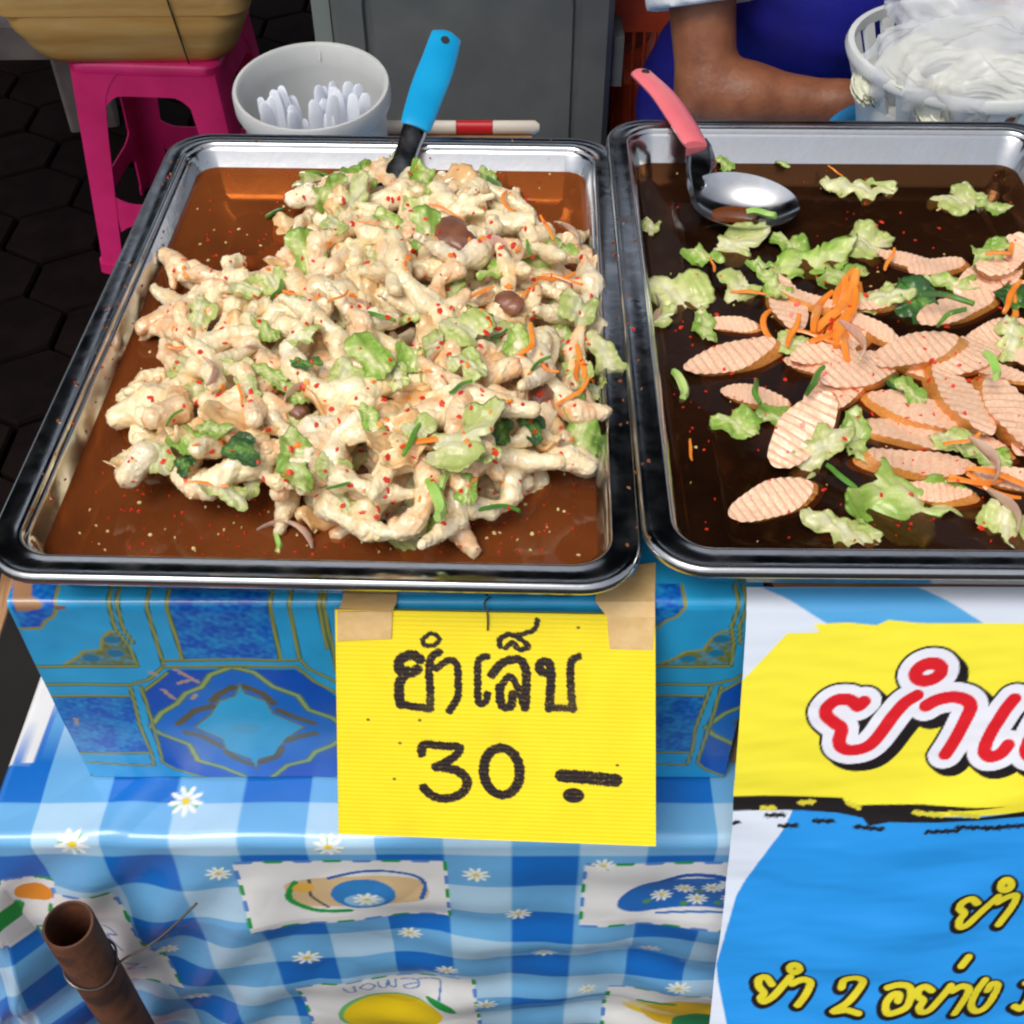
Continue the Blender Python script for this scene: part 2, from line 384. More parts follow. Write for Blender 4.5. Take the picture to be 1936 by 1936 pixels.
# ================================================================== TABLE + CLOTH
TZ, TE = .65, .454                       # table top, table front edge
TXL, TXR, TYB = -.405, 1.02, 1.50
tb = thing('market_table', 'wooden market table hidden under the blue checked cloth', 'table', (.3, .98, 0))
b = MB(); b.box((TXL+.006-.3, TE+.008-.98, TZ-.03), (TXR-.006-.3, TYB-.98, TZ-.004)); b.obj('table_top', M['wood'], tb, False)
for x in (TXL+.05, TXR-.05):
    for y in (TE+.09, TYB-.06):
        b = MB(); b.box((x-.02-.3, y-.02-.98, .04 if y < 1 else .04), (x+.02-.3, y+.02-.98, TZ-.03)); b.obj('leg', M['wood'], tb, False)

def cloth_profile(s):
    """s: arc length forward from y=.60 on the table; returns (y, z, overhang)"""
    flat = .60 - TE
    if s < flat: return .60 - s, TZ, 0
    return TE, TZ, s - flat
xs = np.concatenate([np.arange(-.56, .285, .0015), np.arange(.29, 1.1, .02)])
ss = np.concatenate([np.linspace(-.9, .085, 24), np.arange(.0865, .60, .0015)])
X, Sg = np.meshgrid(xs, ss, indexing='ij'); flat = .60 - TE
ov = np.clip(Sg - flat, 0, None); Yc = .60 - np.minimum(Sg, flat)
a_ = np.clip(TXL - X, 0, None)                               # beyond the table's left end
# rounded fold over the edges
rb = .010
def fold(o):
    th = np.clip(o / rb, 0, PI/2); ex = rb*np.sin(th); dz = rb*(1-np.cos(th)); rest = np.clip(o - rb*PI/2, 0, None); return ex, dz, rest
fx, fz, fr = fold(ov); gx, gz, gr = fold(a_)
Zc = TZ - fz - gz; Yc = Yc - fx; Xc = np.where(a_ > 0, TXL, X) - gx
both = np.hypot(fr, gr)
wave = (np.sin(X*26 + 1.0 + 3*fr)*.5 + np.sin(X*61 + fr*9 + 2.2)*.25 + np.sin(X*13 - fr*5)*.5)
hang = np.where((fr > 0) & (gr > 0), both, fr + gr)
Zc = Zc - hang*np.where(gr > 0, .93, .995)
inw = np.clip(fr, 0, 1)
Yc = Yc + np.where(gr > 0, -.10*np.minimum(fr, .25), .05*fr)
Xc = Xc - np.where(gr > 0, .28*gr + .10*fr, 0)
amp = np.clip(fr/.12, 0, 1); T = Sg - flat
und = np.sin(fr*44 + X*5 + 1.6*np.sin(X*11+.6) - .8) + .5*np.sin(fr*83 - X*13 + 1.1*np.sin(X*23))
Yc = Yc - amp*(.008 + .007*wave) - amp*.0036*und*(.6+.4*np.sin(X*9+1)) - amp*.0016*np.abs(mottle(X, T*.6, 38, 31))*2.2
# creases near the corner
cr = np.exp(-((X+.33)/.10)**2)*np.clip(fr/.05, 0, 1)
Yc = Yc - cr*(.005*np.sin((X+fr*.6)*75) + .001)
onT = (ov == 0) & (a_ == 0)
wr = .0022*np.maximum(0, np.sin(X*38+Sg*55+2*np.sin(X*21)))*np.exp(-((X+.33)/.09)**2) + .0009*(1+np.sin(X*47+Sg*31))
Zc = Zc + np.where(Sg > .03, wr*np.clip((Sg-.03)/.03, 0, 1), 0)*np.where(ov > .0, np.exp(-ov/.02), 1)
# ---- print on the cloth, in cloth coordinates (X along, T down from the front edge)
CW = .0537; X0 = (708-968)*.912/FPX
DB, MBl, LB, WH = lin(24,112,202), lin(110,178,228), lin(180,216,240), lin(240,240,238)
cp = Print(X, T, MBl)
e = .0007
sqx = np.clip(np.sin((X-X0)*PI/CW)*CW/PI/e*.5+.5, 0, 1)       # 1 in dark columns
sqt = np.clip(-np.sin((T-.026)*PI/(CW*.93) + PI)*CW/PI/e*.5+.5, 0, 1)
lvl = sqx + sqt
c_ = np.where(lvl[..., None] <= 1, np.array(LB)+(np.array(MBl)-np.array(LB))*lvl[..., None], np.array(MBl)+(np.array(DB)-np.array(MBl))*(lvl[..., None]-1))
cp.c[...] = c_
GR, YE, OR = lin(34,160,70), lin(246,212,30), lin(240,150,40)
def XT(px, py):
    """photo pixel on the undisturbed drape -> cloth coordinates"""
    d = ray(px, py)
    p = un(px, py, TZ)
    if p.y > TE: return (p.x, -(p.y-TE))
    best = min(np.arange(0, .62, .002), key=lambda t: abs(math.atan2(-(TZ-t-H), TE-.014+.05*t) - math.atan2(-d.z, d.y)))
    q = TE-.014+.05*best; return (d.x/d.y*q, best+.004)
def patch(cx, ct, w, h, rot=0):
    def L(u, v): cr_, sr_ = math.cos(rot), math.sin(rot); return (cx+u*cr_-v*sr_, ct+u*sr_+v*cr_)
    st = .0115; pts = []; dash = []
    nu, nv = int(w/st), int(h/st)
    ed = [(-w/2+w*i/nu, -h/2, 0, -1) for i in range(nu)] + [(w/2, -h/2+h*i/nv, 1, 0) for i in range(nv)] + [(w/2-w*i/nu, h/2, 0, 1) for i in range(nu)] + [(-w/2, h/2-h*i/nv, -1, 0) for i in range(nv)]
    for i, (u, v, ox, oy) in enumerate(ed):
        f = .0028 if i % 2 else 0; u2, v2 = (u+(w/nu)*(1 if oy < 0 else -1 if oy > 0 else 0), v+(h/nv)*(1 if ox > 0 else -1 if ox < 0 else 0))
        pts += [L(u+ox*f, v+oy*f), L(u2+ox*f, v2+oy*f)]
        if i % 2 == 0:
            q = .0018; dash.append(([L(u+ox*q, v+oy*q), L(u2+ox*q, v2+oy*q)], GR if i % 4 else lin(90,140,216)))
    cp.poly(pts, WH)
    for d_, col in dash: cp.stroke(d_, .0019, col)
    return L
def daisy(cx, ct, r, a0=0):
    for i in range(9):
        a = a0 + 2*PI*i/9
        if i % 3 == 0: cp.stroke([(cx+.3*r*math.cos(a+.3), ct+.3*r*math.sin(a+.3)), (cx+.75*r*math.cos(a+.3), ct+.75*r*math.sin(a+.3))], r*.1, lin(110,190,130))
        cp.ell((cx+.62*r*math.cos(a), ct+.62*r*math.sin(a)), r*.4, r*.15, lin(248,250,244), rot=a)
    cp.ell((cx, ct), r*.24, r*.22, YE)
# pail patch
c1 = XT(655, 1690); L = patch(c1[0], c1[1], .165, .105)
cp.poly(sm2([L(-.04,-.022), L(.055,-.024), L(.06,.018), L(-.03,.024), L(-.046,.0)], 5, True), lin(226,196,148))
cp.stroke(sm2([L(-.04,-.02), L(-.048,.006), L(-.03,.03), L(.0,.034)]), .0028, GR)
cp.ell(L(.014,.004), .027, .026, lin(54,136,206)); cp.ell(L(.014,.014), .017, .012, lin(150,200,236)); daisy(*L(.016,.012), .012)
cp.stroke(sm2([L(-.012,-.024), L(.02,-.036), L(.055,-.03), L(.066,-.012), L(.062,.012)]), .0020, lin(44,106,184))
cp.stroke(sm2([L(-.028,-.022), L(-.03,.004), L(-.018,.026)]), .0014, lin(90,90,90)); cp.ell(L(-.034,-.01), .009, .008, lin(240,186,80))
# bow patch
c2 = XT(1225, 1690); L = patch(c2[0]+.03, c2[1], .165, .105)
cp.poly(sm2([L(-.055,.012), L(-.03,-.018), L(.02,-.03), L(.06,-.02), L(.06,.02), L(.01,.024), L(-.04,.03)], 5, True), lin(40,110,190))
cp.stroke(sm2([L(-.02,-.02), L(.0,-.034), L(.03,-.03), L(.04,-.01)]), .003, lin(30,90,176))
for u_i, v_i in ((.0,-.006),(.022,-.012),(.012,.012),(-.018,.008),(.04,.006),(.034,-.02)): daisy(*L(u_i, v_i), .0095, u_i*90)
for u_i, v_i in ((-.03,.016),(.002,.02),(.03,.016),(.012,-.002)): cp.ell(L(u_i, v_i), .0035, .003, lin(90,150,70))
cp.stroke(sm2([L(-.02,.034), L(.02,.03), L(.055,.028)]), .0016, lin(60,120,196))
# lemon patches
def script(L, s, col):      # the word on the patch, upside down on the drape
    st = [[(-.5,-.3),(-.55,.5),(-.48,.62),(-.3,.55)], [(-.28,.35),(-.12,.25),(-.16,.1),(-.28,.2),(-.28,.5),(-.1,.58)], [(-.04,.6),(-.02,.2),(.04,.3),(.05,.6),(.08,.25),(.15,.28),(.16,.6)],
          [(.28,.2),(.2,.4),(.28,.6),(.37,.4),(.28,.2)], [(.43,.6),(.44,.2),(.52,.25),(.55,.6)]]
    for q in st: cp.stroke([L(-u*s, -(v-.3)*s*.55) for u, v in sm2(q, 4)], .0011, col)
c3 = XT(735, 1850); c3 = (c3[0], c3[1]+.095); L = patch(c3[0], c3[1], .165, .19, -.03)
script(lambda u, v: L(u+.005, v-.072), .085, lin(90,140,206))
cp.ell(L(-.005,-.005), .052, .048, lin(120,196,120)); cp.ell(L(-.002,-.002), .050, .046, YE)
cp.poly(sm2([L(.035,-.05), L(.058,-.036), L(.062,-.012), L(.042,-.03)], 4, True), GR)
c4 = XT(1260, 1866); c4 = (c4[0]+.0, c4[1]+.095); L = patch(c4[0]+.03, c4[1], .17, .19)
cp.ell(L(-.045,-.035), .024, .022, YE); cp.ell(L(.0,-.03), .05, .042, lin(232,188,40)); cp.ell(L(.02,.0), .036, .034, lin(40,140,84)); cp.stroke([L(-.055,-.062), L(-.02,-.058)], .003, GR)
# the patch by the corner
c5 = XT(205, 1750); L = patch(c5[0]-.012, c5[1]+.03, .085, .20, -.10)
for v in (-.03, .03): cp.stroke(sm2([L(.012,v), L(.02,v+.012), L(.008,v+.02), L(.018,v+.036)], 4), .0012, lin(90,130,196))
c6 = XT(10, 1690); L = patch(c6[0]-.03, c6[1], .13, .085, .3)
cp.poly(sm2([L(.0,.0), L(.03,-.012), L(.045,.004), L(.02,.018)], 4, True), GR); cp.ell(L(.052,-.02), .016, .014, OR)
L = patch(-.440, -.115, .10, .10, .1)
for px, py, r in ((352,1515,34),(620,1612,30),(415,1652,26),(900,1655,28),(980,1725,28),(775,1772,28),(1030,1797,29),(583,1800,34),(845,1828,28),(918,1885,30),(1225,1790,28),(1280,1850,30),(375,1875,34),(450,1915,32),(135,1610,34),(1140,1640,24),(1110,1864,24),(320,1790,24)):
    q = XT(px, py); daisy(q[0], q[1], r*.92/FPX*.98, px)
cl = link('tablecloth', mesh_np('tablecloth', np.stack([Xc, Yc, Zc], -1).reshape(-1, 3), grid_faces(len(xs), len(ss))[:, ::-1], True, M['cloth'], cp.c.reshape(-1, 3)))
tag(cl, 'blue gingham plastic tablecloth printed with daisies and lemon patches', 'tablecloth')

# ================================================================== BLUE PAPERED BOX
BY, BZ0, BZ1 = .500, TZ + .0035, .874
bxl0, bxl1 = unY(30, 1150, BY).x, unY(160, 1472, BY).x
BXL, BXR, BYB = -.341, .172, .99
def bz(zx, zy):     # traced point on the box (zoomed photo coordinates) -> (along, down from the front top edge; up to negative on the lid)
    px, py = zx/3.019, 1060 + zy/3.019
    p = unY(px, py, BY)
    if p.z > BZ1: p = un(px, py, BZ1); return (p.x, -(p.y-BY))
    return (p.x, BZ1-p.z)
rbx = .006
us = np.arange(BXL, BXR+.0001, .0011); ts = np.concatenate([np.linspace(-.48, -.035, 12), np.arange(-.034, BZ1-BZ0+.0001, .0011)])
U, T = np.meshgrid(us, ts, indexing='ij')
bp = Print(U, T, lin(44,166,220))
mo = mottle(U, T, 160, 3); mo2 = mottle(U, T, 420, 5)
bp.c *= (1 + .10*mo)[..., None]
dark = lin(12,86,190); GOLD, OLV = lin(150,150,66), lin(112,118,44)
PER = bz(1900+860+0, 600)[0]
per = unY(1395, 1240, BY).x - unY(262, 1240, BY).x
mm = np.clip(.72 + .9*mo2 + .5*mo, .25, 1)
def motif(ox):
    def P(l): return [(bz(*q)[0]+ox, bz(*q)[1]) for q in l]
    bp.poly(P([(970,130),(1575,130),(1540,265),(1600,560),(1040,560),(950,265)]), dark, mul=mm)
    bp.poly(P([(262,785),(745,780),(790,930),(850,1090),(412,1095)]), dark, mul=mm)
    med = [(830,740),(960,620),(1680,620),(1930,780),(2020,950),(2060,1150),(1900,1240),(1150,1240),(930,1150),(850,950)]
    bp.poly(P(med), dark)
    star = P([(860,950),(920,870),(1010,820),(1060,760),(1150,720),(1200,650),(1320,610),(1450,640),(1560,720),(1700,770),(1760,850),(1900,900),(1990,980),(1900,1050),(1800,1090),(1760,1140),(1640,1170),(1540,1245),(1440,1250),(1270,1180),(1130,1140),(1080,1050),(920,990)])
    bp.poly(star, lin(22,112,206)); bp.stroke(star, .0028, lin(70,120,80), closed=True); bp.stroke(star, .0016, lin(150,170,110), closed=True)
    inn = P([(1110,950),(1200,880),(1250,800),(1340,770),(1368,700),(1400,760),(1520,800),(1560,870),(1740,950),(1640,1010),(1600,1060),(1580,1110),(1480,1130),(1462,1190),(1430,1130),(1290,1080),(1270,1020)])
    bp.poly(inn, lin(46,170,222)); bp.stroke(inn, .0008, OLV, closed=True)
    for s_ in ([(1020,930),(1110,860),(1210,830)], [(1210,800),(1250,760),(1330,720)], [(1400,720),(1500,760),(1560,810)], [(1590,850),(1680,890),(1790,930)], [(1060,980),(1150,1000),(1260,1060)], [(1290,1090),(1350,1130),(1430,1160)], [(1490,1150),(1580,1120),(1610,1070)], [(1640,1030),(1720,1000),(1800,985)]):
        bp.stroke(P(s_), .0030, lin(92,92,72))
    c = P([(1405,958)])[0]; bp.ell(c, .011, .007, lin(60,160,206))
    orn = P([(370,592),(430,560),(480,520),(575,512),(585,440),(620,405),(670,400),(780,600)])
    bp.poly(orn, OLV, mul=np.clip(.75+1.2*mo2, 0, 1)); bp.stroke(orn[:-1], .0012, GOLD)
    for q in ((520,560),(640,450),(660,530)): bp.ell(P([q])[0], .006, .004, lin(30,120,160))
    G = [[(640,140),(625,265),(655,380),(730,480),(785,600)], [(685,140),(672,265),(700,380),(760,470)], [(865,140),(838,265),(890,450),(935,600)], [(975,140),(952,265),(1000,420),(1040,560)], [(1570,130),(1540,265),(1600,560)], [(1680,130),(1650,265),(1710,560),(1760,620),(1930,700)], [(1875,130),(1845,265),(1900,500),(1920,640)], [(1845,130),(1820,265),(1870,500)],
         [(190,603),(780,603)], [(250,706),(740,706),(850,680),(935,600)], [(285,772),(740,772)], [(930,568),(1700,568)], [(940,605),(1690,605),(1790,690),(1930,760)], [(745,720),(800,950),(862,1090),(880,1165)], [(805,720),(862,900),(930,1150),(1000,1190),(1170,1240)], [(830,740),(955,640)], [(420,1100),(850,1095)], [(500,1152),(870,1168)]]
    for s_ in G: bp.stroke(P(s_), .0018, lin(40,100,90)); bp.stroke(P(s_), .0011, GOLD)
    bp.stroke(P([(120,392),(235,385),(255,345),(305,320),(320,265),(335,140)]), .0014, GOLD)
    bp.poly(P([(60,130),(330,130),(312,265),(298,315),(250,340),(230,378),(118,384),(60,265)]), dark, mul=mm)
motif(-per); motif(per); motif(0)
bp.poly([bz(*q) for q in ((78,100),(185,100),(180,200),(240,245),(230,275),(150,290),(95,290),(75,250))], lin(172,128,92))
bp.poly([bz(*q) for q in ((300,255),(370,258),(380,275),(320,282))], lin(140,100,80))
for q in ((1000,620,1130,690),(930,740,990,790),(1020,700,1080,680),(1100,790,1120,770),(860,640,890,650),(430,900,440,930)):
    bp.stroke([bz(q[0], q[1]), bz(q[2], q[3])], .0017, lin(176,150,140), rough=.0003)
bp.ell((bz(500,1235)[0], bz(500,1235)[1]), .005, .004, lin(110,80,60))
# wrap over the edge
Yb = np.where(T < 0, BY - T, BY); Zb = np.where(T < 0, BZ1, BZ1 - T)
near = np.abs(T) < rbx; q_ = np.clip((T + rbx)/(2*rbx), 0, 1)*PI/2
Yb = np.where(near, BY + rbx - rbx*np.sin(q_), Yb); Zb = np.where(near, BZ1 - rbx + rbx*np.cos(q_), Zb)
Yb = Yb - .0012*mottle(U, T, 40, 9)*(T > rbx)
pb = thing('papered_box', 'box wrapped in blue and gold ornamental paper under both steel trays', 'box', (0, .74, BZ0))
off = np.array([0, .74, BZ0])
link('front_paper', mesh_np('front_paper', np.stack([U, Yb, Zb], -1).reshape(-1, 3) - off, grid_faces(len(us), len(ts))[:, ::-1], True, M['boxpaper'], bp.c.reshape(-1, 3)), pb)
sideprint = mat('sideprint', lin(24,110,180), .35, col2=lin(10,60,150), scale=26, coat=.2)
k = MB(); k.box((BXL+.002, BY+.004-.74, 0), (BXR-.002, BYB-.74, BZ1-BZ0-.003)); k.obj('carton', sideprint, pb, False)
k = MB(); k.add([(BXL-.001, BY-.74-.001, BZ1-BZ0-.01),(BXL-.010, BY-.74-.010, BZ1-BZ0-.028),(BXL-.015, BY-.74+.004, BZ1-BZ0-.018),(BXL-.008, BY-.74+.03, BZ1-BZ0+.004),(BXL-.001, BY-.74+.03, BZ1-BZ0-.001)], [(0,1,2,3,4)])
o = k.obj('torn_flap', M['cardboard'], pb, False); sl = o.modifiers.new('s', 'SOLIDIFY'); sl.thickness = .0015
# second carton behind the banner
k = MB(); k.loft([rrect(.40, BYB-BY-.012, .006, 0), rrect(.40, BYB-BY-.012, .006, BZ1-BZ0)], True, True)
o = k.obj('carton', M['cardboard']); o.location = (BXR+.006+.20, (BY+.012+BYB)/2, BZ0); tag(o, 'plain brown carton behind the printed banner', 'carton')

# ================================================================== STEEL TRAYS
RIM = .927
def make_tray(name, label, w, d, loc, rot):
    t = thing(name, label, 'tray', loc, rot, 'steel salad trays')
    prof = [(.046,-.0522),(.032,-.0470),(.0245,-.006),(.0195,-.0022),(.004,-.0022),(.0026,-.0065),(.0008,-.0075),(0,-.0055),(.0002,-.0025),(.0016,-.0004),(.0034,.0004),(.0052,-.0004),(.0160,-.0006),(.0176,.0004),(.0192,.0002),(.0206,-.0016),(.0225,-.008),(.0300,-.0455),(.0335,-.0492),(.0390,-.0500),(.062,-.0500),(.0640,-.0488),(.0665,-.0488),(.0685,-.0505)]
    b = MB(); b.loft([rrect(w-2*i, d-2*i, max(.040-i*.72, .014), z, 9) for i, z in prof], True, True)
    b.obj('pan', M['steel'], t, True, 60)
    return t
LT = dict(c=Vector((-.1215, .7555, RIM)), w=.424, d=.566, a=R(-1.5))
RT = dict(c=Vector((.2985, .764, RIM+.0075)), w=.424, d=.580, a=R(-.6))
trayL = make_tray('steel_tray', 'steel tray of chicken foot salad with the blue-handled spoon', LT['w'], LT['d'], LT['c'], (0,0,LT['a']))
trayR = make_tray('steel_tray', 'steel tray of sausage salad with the pink-handled spoon', RT['w'], RT['d'], RT['c'], (0,0,RT['a']))
def broth(T, dz, m, label, name='broth'):
    i = .0228 + (dz-.008)*.2 - .0004; b = MB(); n = 9
    rr = rrect(T['w']-2*i, T['d']-2*i, .024, -dz, n); inr = rrect(T['w']-2*i-.006, T['d']-2*i-.006, .021, -dz-.0009, n)
    b.loft([rr, inr], False, True); o = b.obj(name, m); o.location = T['c']; o.rotation_euler = (0,0,T['a'])
    return tag(o, label, 'broth', None, 'stuff')
LD, RD = .0205, .0300
broth(LT, LD, M['broth_left'], 'murky orange brown dressing pooled round the chicken foot salad')
broth(RT, RD, M['broth_right'], 'thin dark brown dressing pooled round the sausage salad')
LZ = RIM - LD - .0009; RZ = RIM + .0075 - RD - .0009

# ================================================================== FOOD SHAPES
def sdf_mesh(name, lo, hi, h, fn, m):
    P, l0 = lattice(lo, hi, h); V, F = snet(fn(P), l0, h); return mesh_np(name, V, F, True, m)
def foot_mesh(i):
    r = random.Random(100+i); kind = i % 6
    if kind == 4: return leaf_mesh('chicken_foot_piece', 300+i, 'chicken_skin', .11, .062)
    segs = []
    if kind in (0, 3):        # straight shank piece
        n = 4; L = r.uniform(.058,.078); pts = [Vector((-L/2+L*k/n, r.uniform(-.004,.004)+.010*math.sin(k*1.1+i), r.uniform(-.002,.003))) for k in range(n+1)]
        rad = [r.uniform(.0050,.0092) for _ in pts]; rad[1] = r.uniform(.0085,.011); rad[-1] = .0045
    elif kind == 1:           # curled
        n = 8; R0 = r.uniform(.017,.022); A = r.uniform(3.4,4.3); pts = [Vector((R0*1.25*math.cos(A*k/n), R0*math.sin(A*k/n), .003*math.sin(k))) for k in range(n+1)]
        rad = [.0066+.0022*math.sin(k*2.1+i) for k in range(n+1)]; rad[-1] = .004
    elif kind == 2 or kind == 5:   # foot with toes
        pts = [Vector((-.034,0,0)), Vector((-.012,.002,.001)), Vector((.004,0,.002))]; rad = [.0062,.008,.0105]
        for q, a in enumerate((-.62,-.05,.5) if kind == 2 else (-.8,-.25,.2,.75)):
            Lq = r.uniform(.026,.040); e = Vector((.004+Lq*math.cos(a), Lq*math.sin(a), r.uniform(-.004,.004))); md = Vector((.004,0,.002)).lerp(e,.55)+Vector((0,0,.005))
            segs += [(Vector((.006,.004*(q-1),.001)), md, .0064, .0050), (md, e, .0050, .0032)]
    else:                     # crumpled flap
        pts = [Vector((r.uniform(-.024,.024), r.uniform(-.014,.014), r.uniform(-.003,.004))) for _ in range(6)]; rad = [r.uniform(.007,.0115) for _ in pts]
    segs = [(pts[k], pts[k+1], rad[k], rad[k+1]) for k in range(len(pts)-1)] + segs
    A = np.array([list(s[0]) for s in segs]+[list(s[1]) for s in segs]); lo, hi = A.min(0)-.016, A.max(0)+.016
    def fn(P):
        d = None
        for a, b, ra, rb_ in segs:
            q = cone_d(P, a, b, ra, rb_); d = q if d is None else smin(d, q, .0028)
        return d + .0016*wob(P, 380, i) + .0014*np.abs(wob(P, 800, i+50, 4)) + .0012*np.abs(wob(P, 1500, i+70, 3)) + .0006*wob(P, 2600, i+90) - .0007
    mm_ = (M['chicken'], M['chicken_pink'], M['chicken_pale'], M['chicken'], M['chicken_pink'], M['chicken'])[(i*5+i//6) % 6]
    return sdf_mesh('chicken_foot_piece', lo, hi, .00135, fn, mm_)
def leaf_mesh(name, i, kind, thick=.018, size=1.0):
    """torn, crumpled leaf scrap of unit size with a pale rib"""
    r = np.random.default_rng(i); n = 27; u = np.linspace(-1, 1, n); Ug, Vg = np.meshgrid(u, u, indexing='ij')
    rr_ = np.maximum(np.abs(Ug), np.abs(Vg)); th = np.arctan2(Vg, Ug); sq = np.hypot(Ug, Vg); k_ = np.where(sq > 0, rr_/np.where(sq > 0, sq, 1), 0)
    out = np.ones_like(th); 
    for f, am in ((1,.16),(2,.22),(3,.15),(4,.08),(5,.05),(11,.022),(17,.022),(29,.018)): out = out + am*np.sin(f*th+r.uniform(0,6.28))
    asp = r.uniform(.5,.8); x = Ug*k_*out; y = Vg*k_*out*asp
    x = x + .07*np.sin(5*y+r.uniform(0,6)); y = y + .06*np.sin(6*x+r.uniform(0,6))
    A1, A2 = r.uniform(.12,.26), r.uniform(.08,.16); p_ = r.uniform(0,6.28,6)
    z = A1*np.abs(np.sin(2.6*y+1.2*x+p_[0])) + A2*np.abs(np.sin(4.3*x-2.1*y+p_[1])) + rr_**2*(.09*np.sin(5*th+p_[2])+.045*np.sin(11*th+p_[3])) + .03*np.sin(17*y+9*x+p_[4]) + .12*x*x*np.sin(p_[5])
    V = np.stack([x, y, z-z.mean()], -1).reshape(-1, 3)*.5; V2 = V*np.array([.93,.93,1]) - np.array([0,0,thick]); V = V*size; V2 = V2*size
    pal = {'chicken_skin': (lin(240,224,184), lin(236,212,164), lin(232,190,134)), 'lettuce': (lin(228,230,176), lin(184,208,108), lin(136,178,62)), 'lettuce_pale': (lin(240,236,206), lin(226,224,166), lin(192,206,120)), 'herb': (lin(120,168,66), lin(62,118,40), lin(36,88,28))}[kind]
    t = np.clip(np.abs(y+.1*np.sin(3*x))*1.7 + .25*rr_ + .16*np.sin(11*x+7*y+p_[0]) + .10*np.sin(23*y-15*x), 0, 1)
    vein = np.exp(-(np.abs(np.sin(9*(x-np.abs(y)*.9)))/.16)**2)*.45*(1-.5*rr_); t = np.clip(t-vein, 0, 1)[..., None]
    c = np.where(t < .5, np.array(pal[0])+(np.array(pal[1])-np.array(pal[0]))*t*2, np.array(pal[1])+(np.array(pal[2])-np.array(pal[1]))*(t*2-1)).reshape(-1, 3)
    F = grid_faces(n, n); ring = [j for j in range(n)] + [i_*n+n-1 for i_ in range(1,n)] + [(n-1)*n+j for j in range(n-2,-1,-1)] + [i_*n for i_ in range(n-2,0,-1)]
    E = [(ring[q], ring[(q+1) % len(ring)], ring[(q+1) % len(ring)]+n*n, ring[q]+n*n) for q in range(len(ring))]
    return mesh_np(name, np.concatenate([V, V2]), np.concatenate([F, F[:, ::-1]+n*n, np.array(E)]), True, M[kind], np.concatenate([c, c]))
FEET = [foot_mesh(i) for i in range(18)]
LEAF = {k: [leaf_mesh('lettuce_scrap' if k != 'herb' else 'herb_leaf', 10*q+i, k) for i in range(6)] for q, k in enumerate(('lettuce','lettuce_pale','herb'))}
def strip_mesh(i, name, m, L, w, t, bend):
    b = MB(); r = random.Random(i); n = 8
    pts = [(-L/2+L*k/n, bend*math.sin(PI*k/n)+.0012*math.sin(2*PI*k/n+i), .3*abs(bend)*math.sin(2*PI*k/n)) for k in range(n+1)]
    b.tube(pts, [(w*(.55+.45*math.sin(PI*(k+.6)/(n+1.2))), t) for k in range(n+1)], 6, up=(0,0,1)); return b.mesh(name, m, True, 40)
CAR = [strip_mesh(i, 'carrot_shred', M['carrot'], .036+.006*(i % 3), .0025, .0012, (-1)**i*.0028*(i % 4)) for i in range(6)]
SCA = [strip_mesh(20+i, 'scallion_cut', M['scallion'], .022+.005*(i % 3), .0020, .0018, .002*(i % 3)) for i in range(4)]
SCL = strip_mesh(40, 'scallion_cut', M['scallion_light'], .034, .0045, .004, .006)
def shallot_mesh(i):
    b = MB(); r = random.Random(i); n = 10; A = 2.0+.4*r.random(); R0 = .021
    pts = [(R0*math.cos(A*(k/n-.5))-R0*.8, R0*1.2*math.sin(A*(k/n-.5)), .003*math.sin(k*.6)) for k in range(n+1)]
    b.tube(pts, [(.0008+.0012*math.sin(PI*k/n), .0010+.0085*math.sin(PI*(k+.3)/(n+.6))) for k in range(n+1)], 8, up=(0,.3,1)); return b.mesh('shallot_slice', M['shallot'], True, 60)
SHA = [shallot_mesh(i) for i in range(3)]
def sausage_mesh(i):
    r = random.Random(i); a, b_ = .5, r.uniform(.175,.21); t = .12+.03*r.random(); sh = r.uniform(.14,.24); nx, ny = 60, 7
    V = []; per_ = r.uniform(.085,.105); ph = r.uniform(0,6); sk = r.uniform(-.5,.5)
    for lay in (0, 1):
        for q in range(nx):
            c = -math.cos(PI*q/(nx-1)); x = a*c; hy = b_*math.sqrt(max(0, 1-c*c))*(1+.05*math.sin(5*c+i)) + .004
            for w in range(ny):
                v = -1+2*w/(ny-1); y = v*hy
                if lay == 0: z = .014*math.sin(2*PI*(x+sk*y)/per_+ph)*(1-.4*abs(v)**6) + .05*c*c*math.sin(i*2.1) + .012*math.sin(7*x+9*y+i)
                else: z = -t
                V.append((x + (sh if lay else 0) - sh/2, y*(1+.06*math.sin(3*x+i)), z))
    F = [tuple(int(k) for k in f) for f in grid_faces(nx, ny)]; o = nx*ny
    m = MB(); m.v = V; m.f = [f for f in F] + [tuple(k+o for k in f)[::-1] for f in F]; m.m = [0]*len(F)*2
    for q in range(nx-1):
        for w in (0, ny-1):
            f = (q*ny+w, (q+1)*ny+w, (q+1)*ny+w+o, q*ny+w+o); m.f.append(f if w else f[::-1]); m.m.append(1)
    for q in (0, nx-1):
        for w in range(ny-1): f = (q*ny+w, q*ny+w+1, q*ny+w+1+o, q*ny+w+o); m.f.append(f if q == 0 else f[::-1]); m.m.append(1)
    me = m.mesh('sausage_slice', [M['flesh'], M['skin_casing']], True, 50); return me
SAU = [sausage_mesh(i) for i in range(6)]

def place(name, me, loc, rz, scale=1, tilt=(0,0), label=None, cat=None, group=None):
    o = link(name, me); o.location = loc
    e = Euler((tilt[0], tilt[1], 0)).to_matrix() @ Euler((0,0,rz)).to_matrix()
    o.rotation_euler = e.to_euler(); o.scale = (scale,)*3 if not isinstance(scale, tuple) else scale
    return tag(o, label, cat, group)
def img_angle(px, py, dx, dy, z):
    """direction in the picture -> heading on the level plane"""
    a = un(px, py, z); b = un(px+dx, py+dy, z); return math.atan2(b.y-a.y, b.x-a.x)

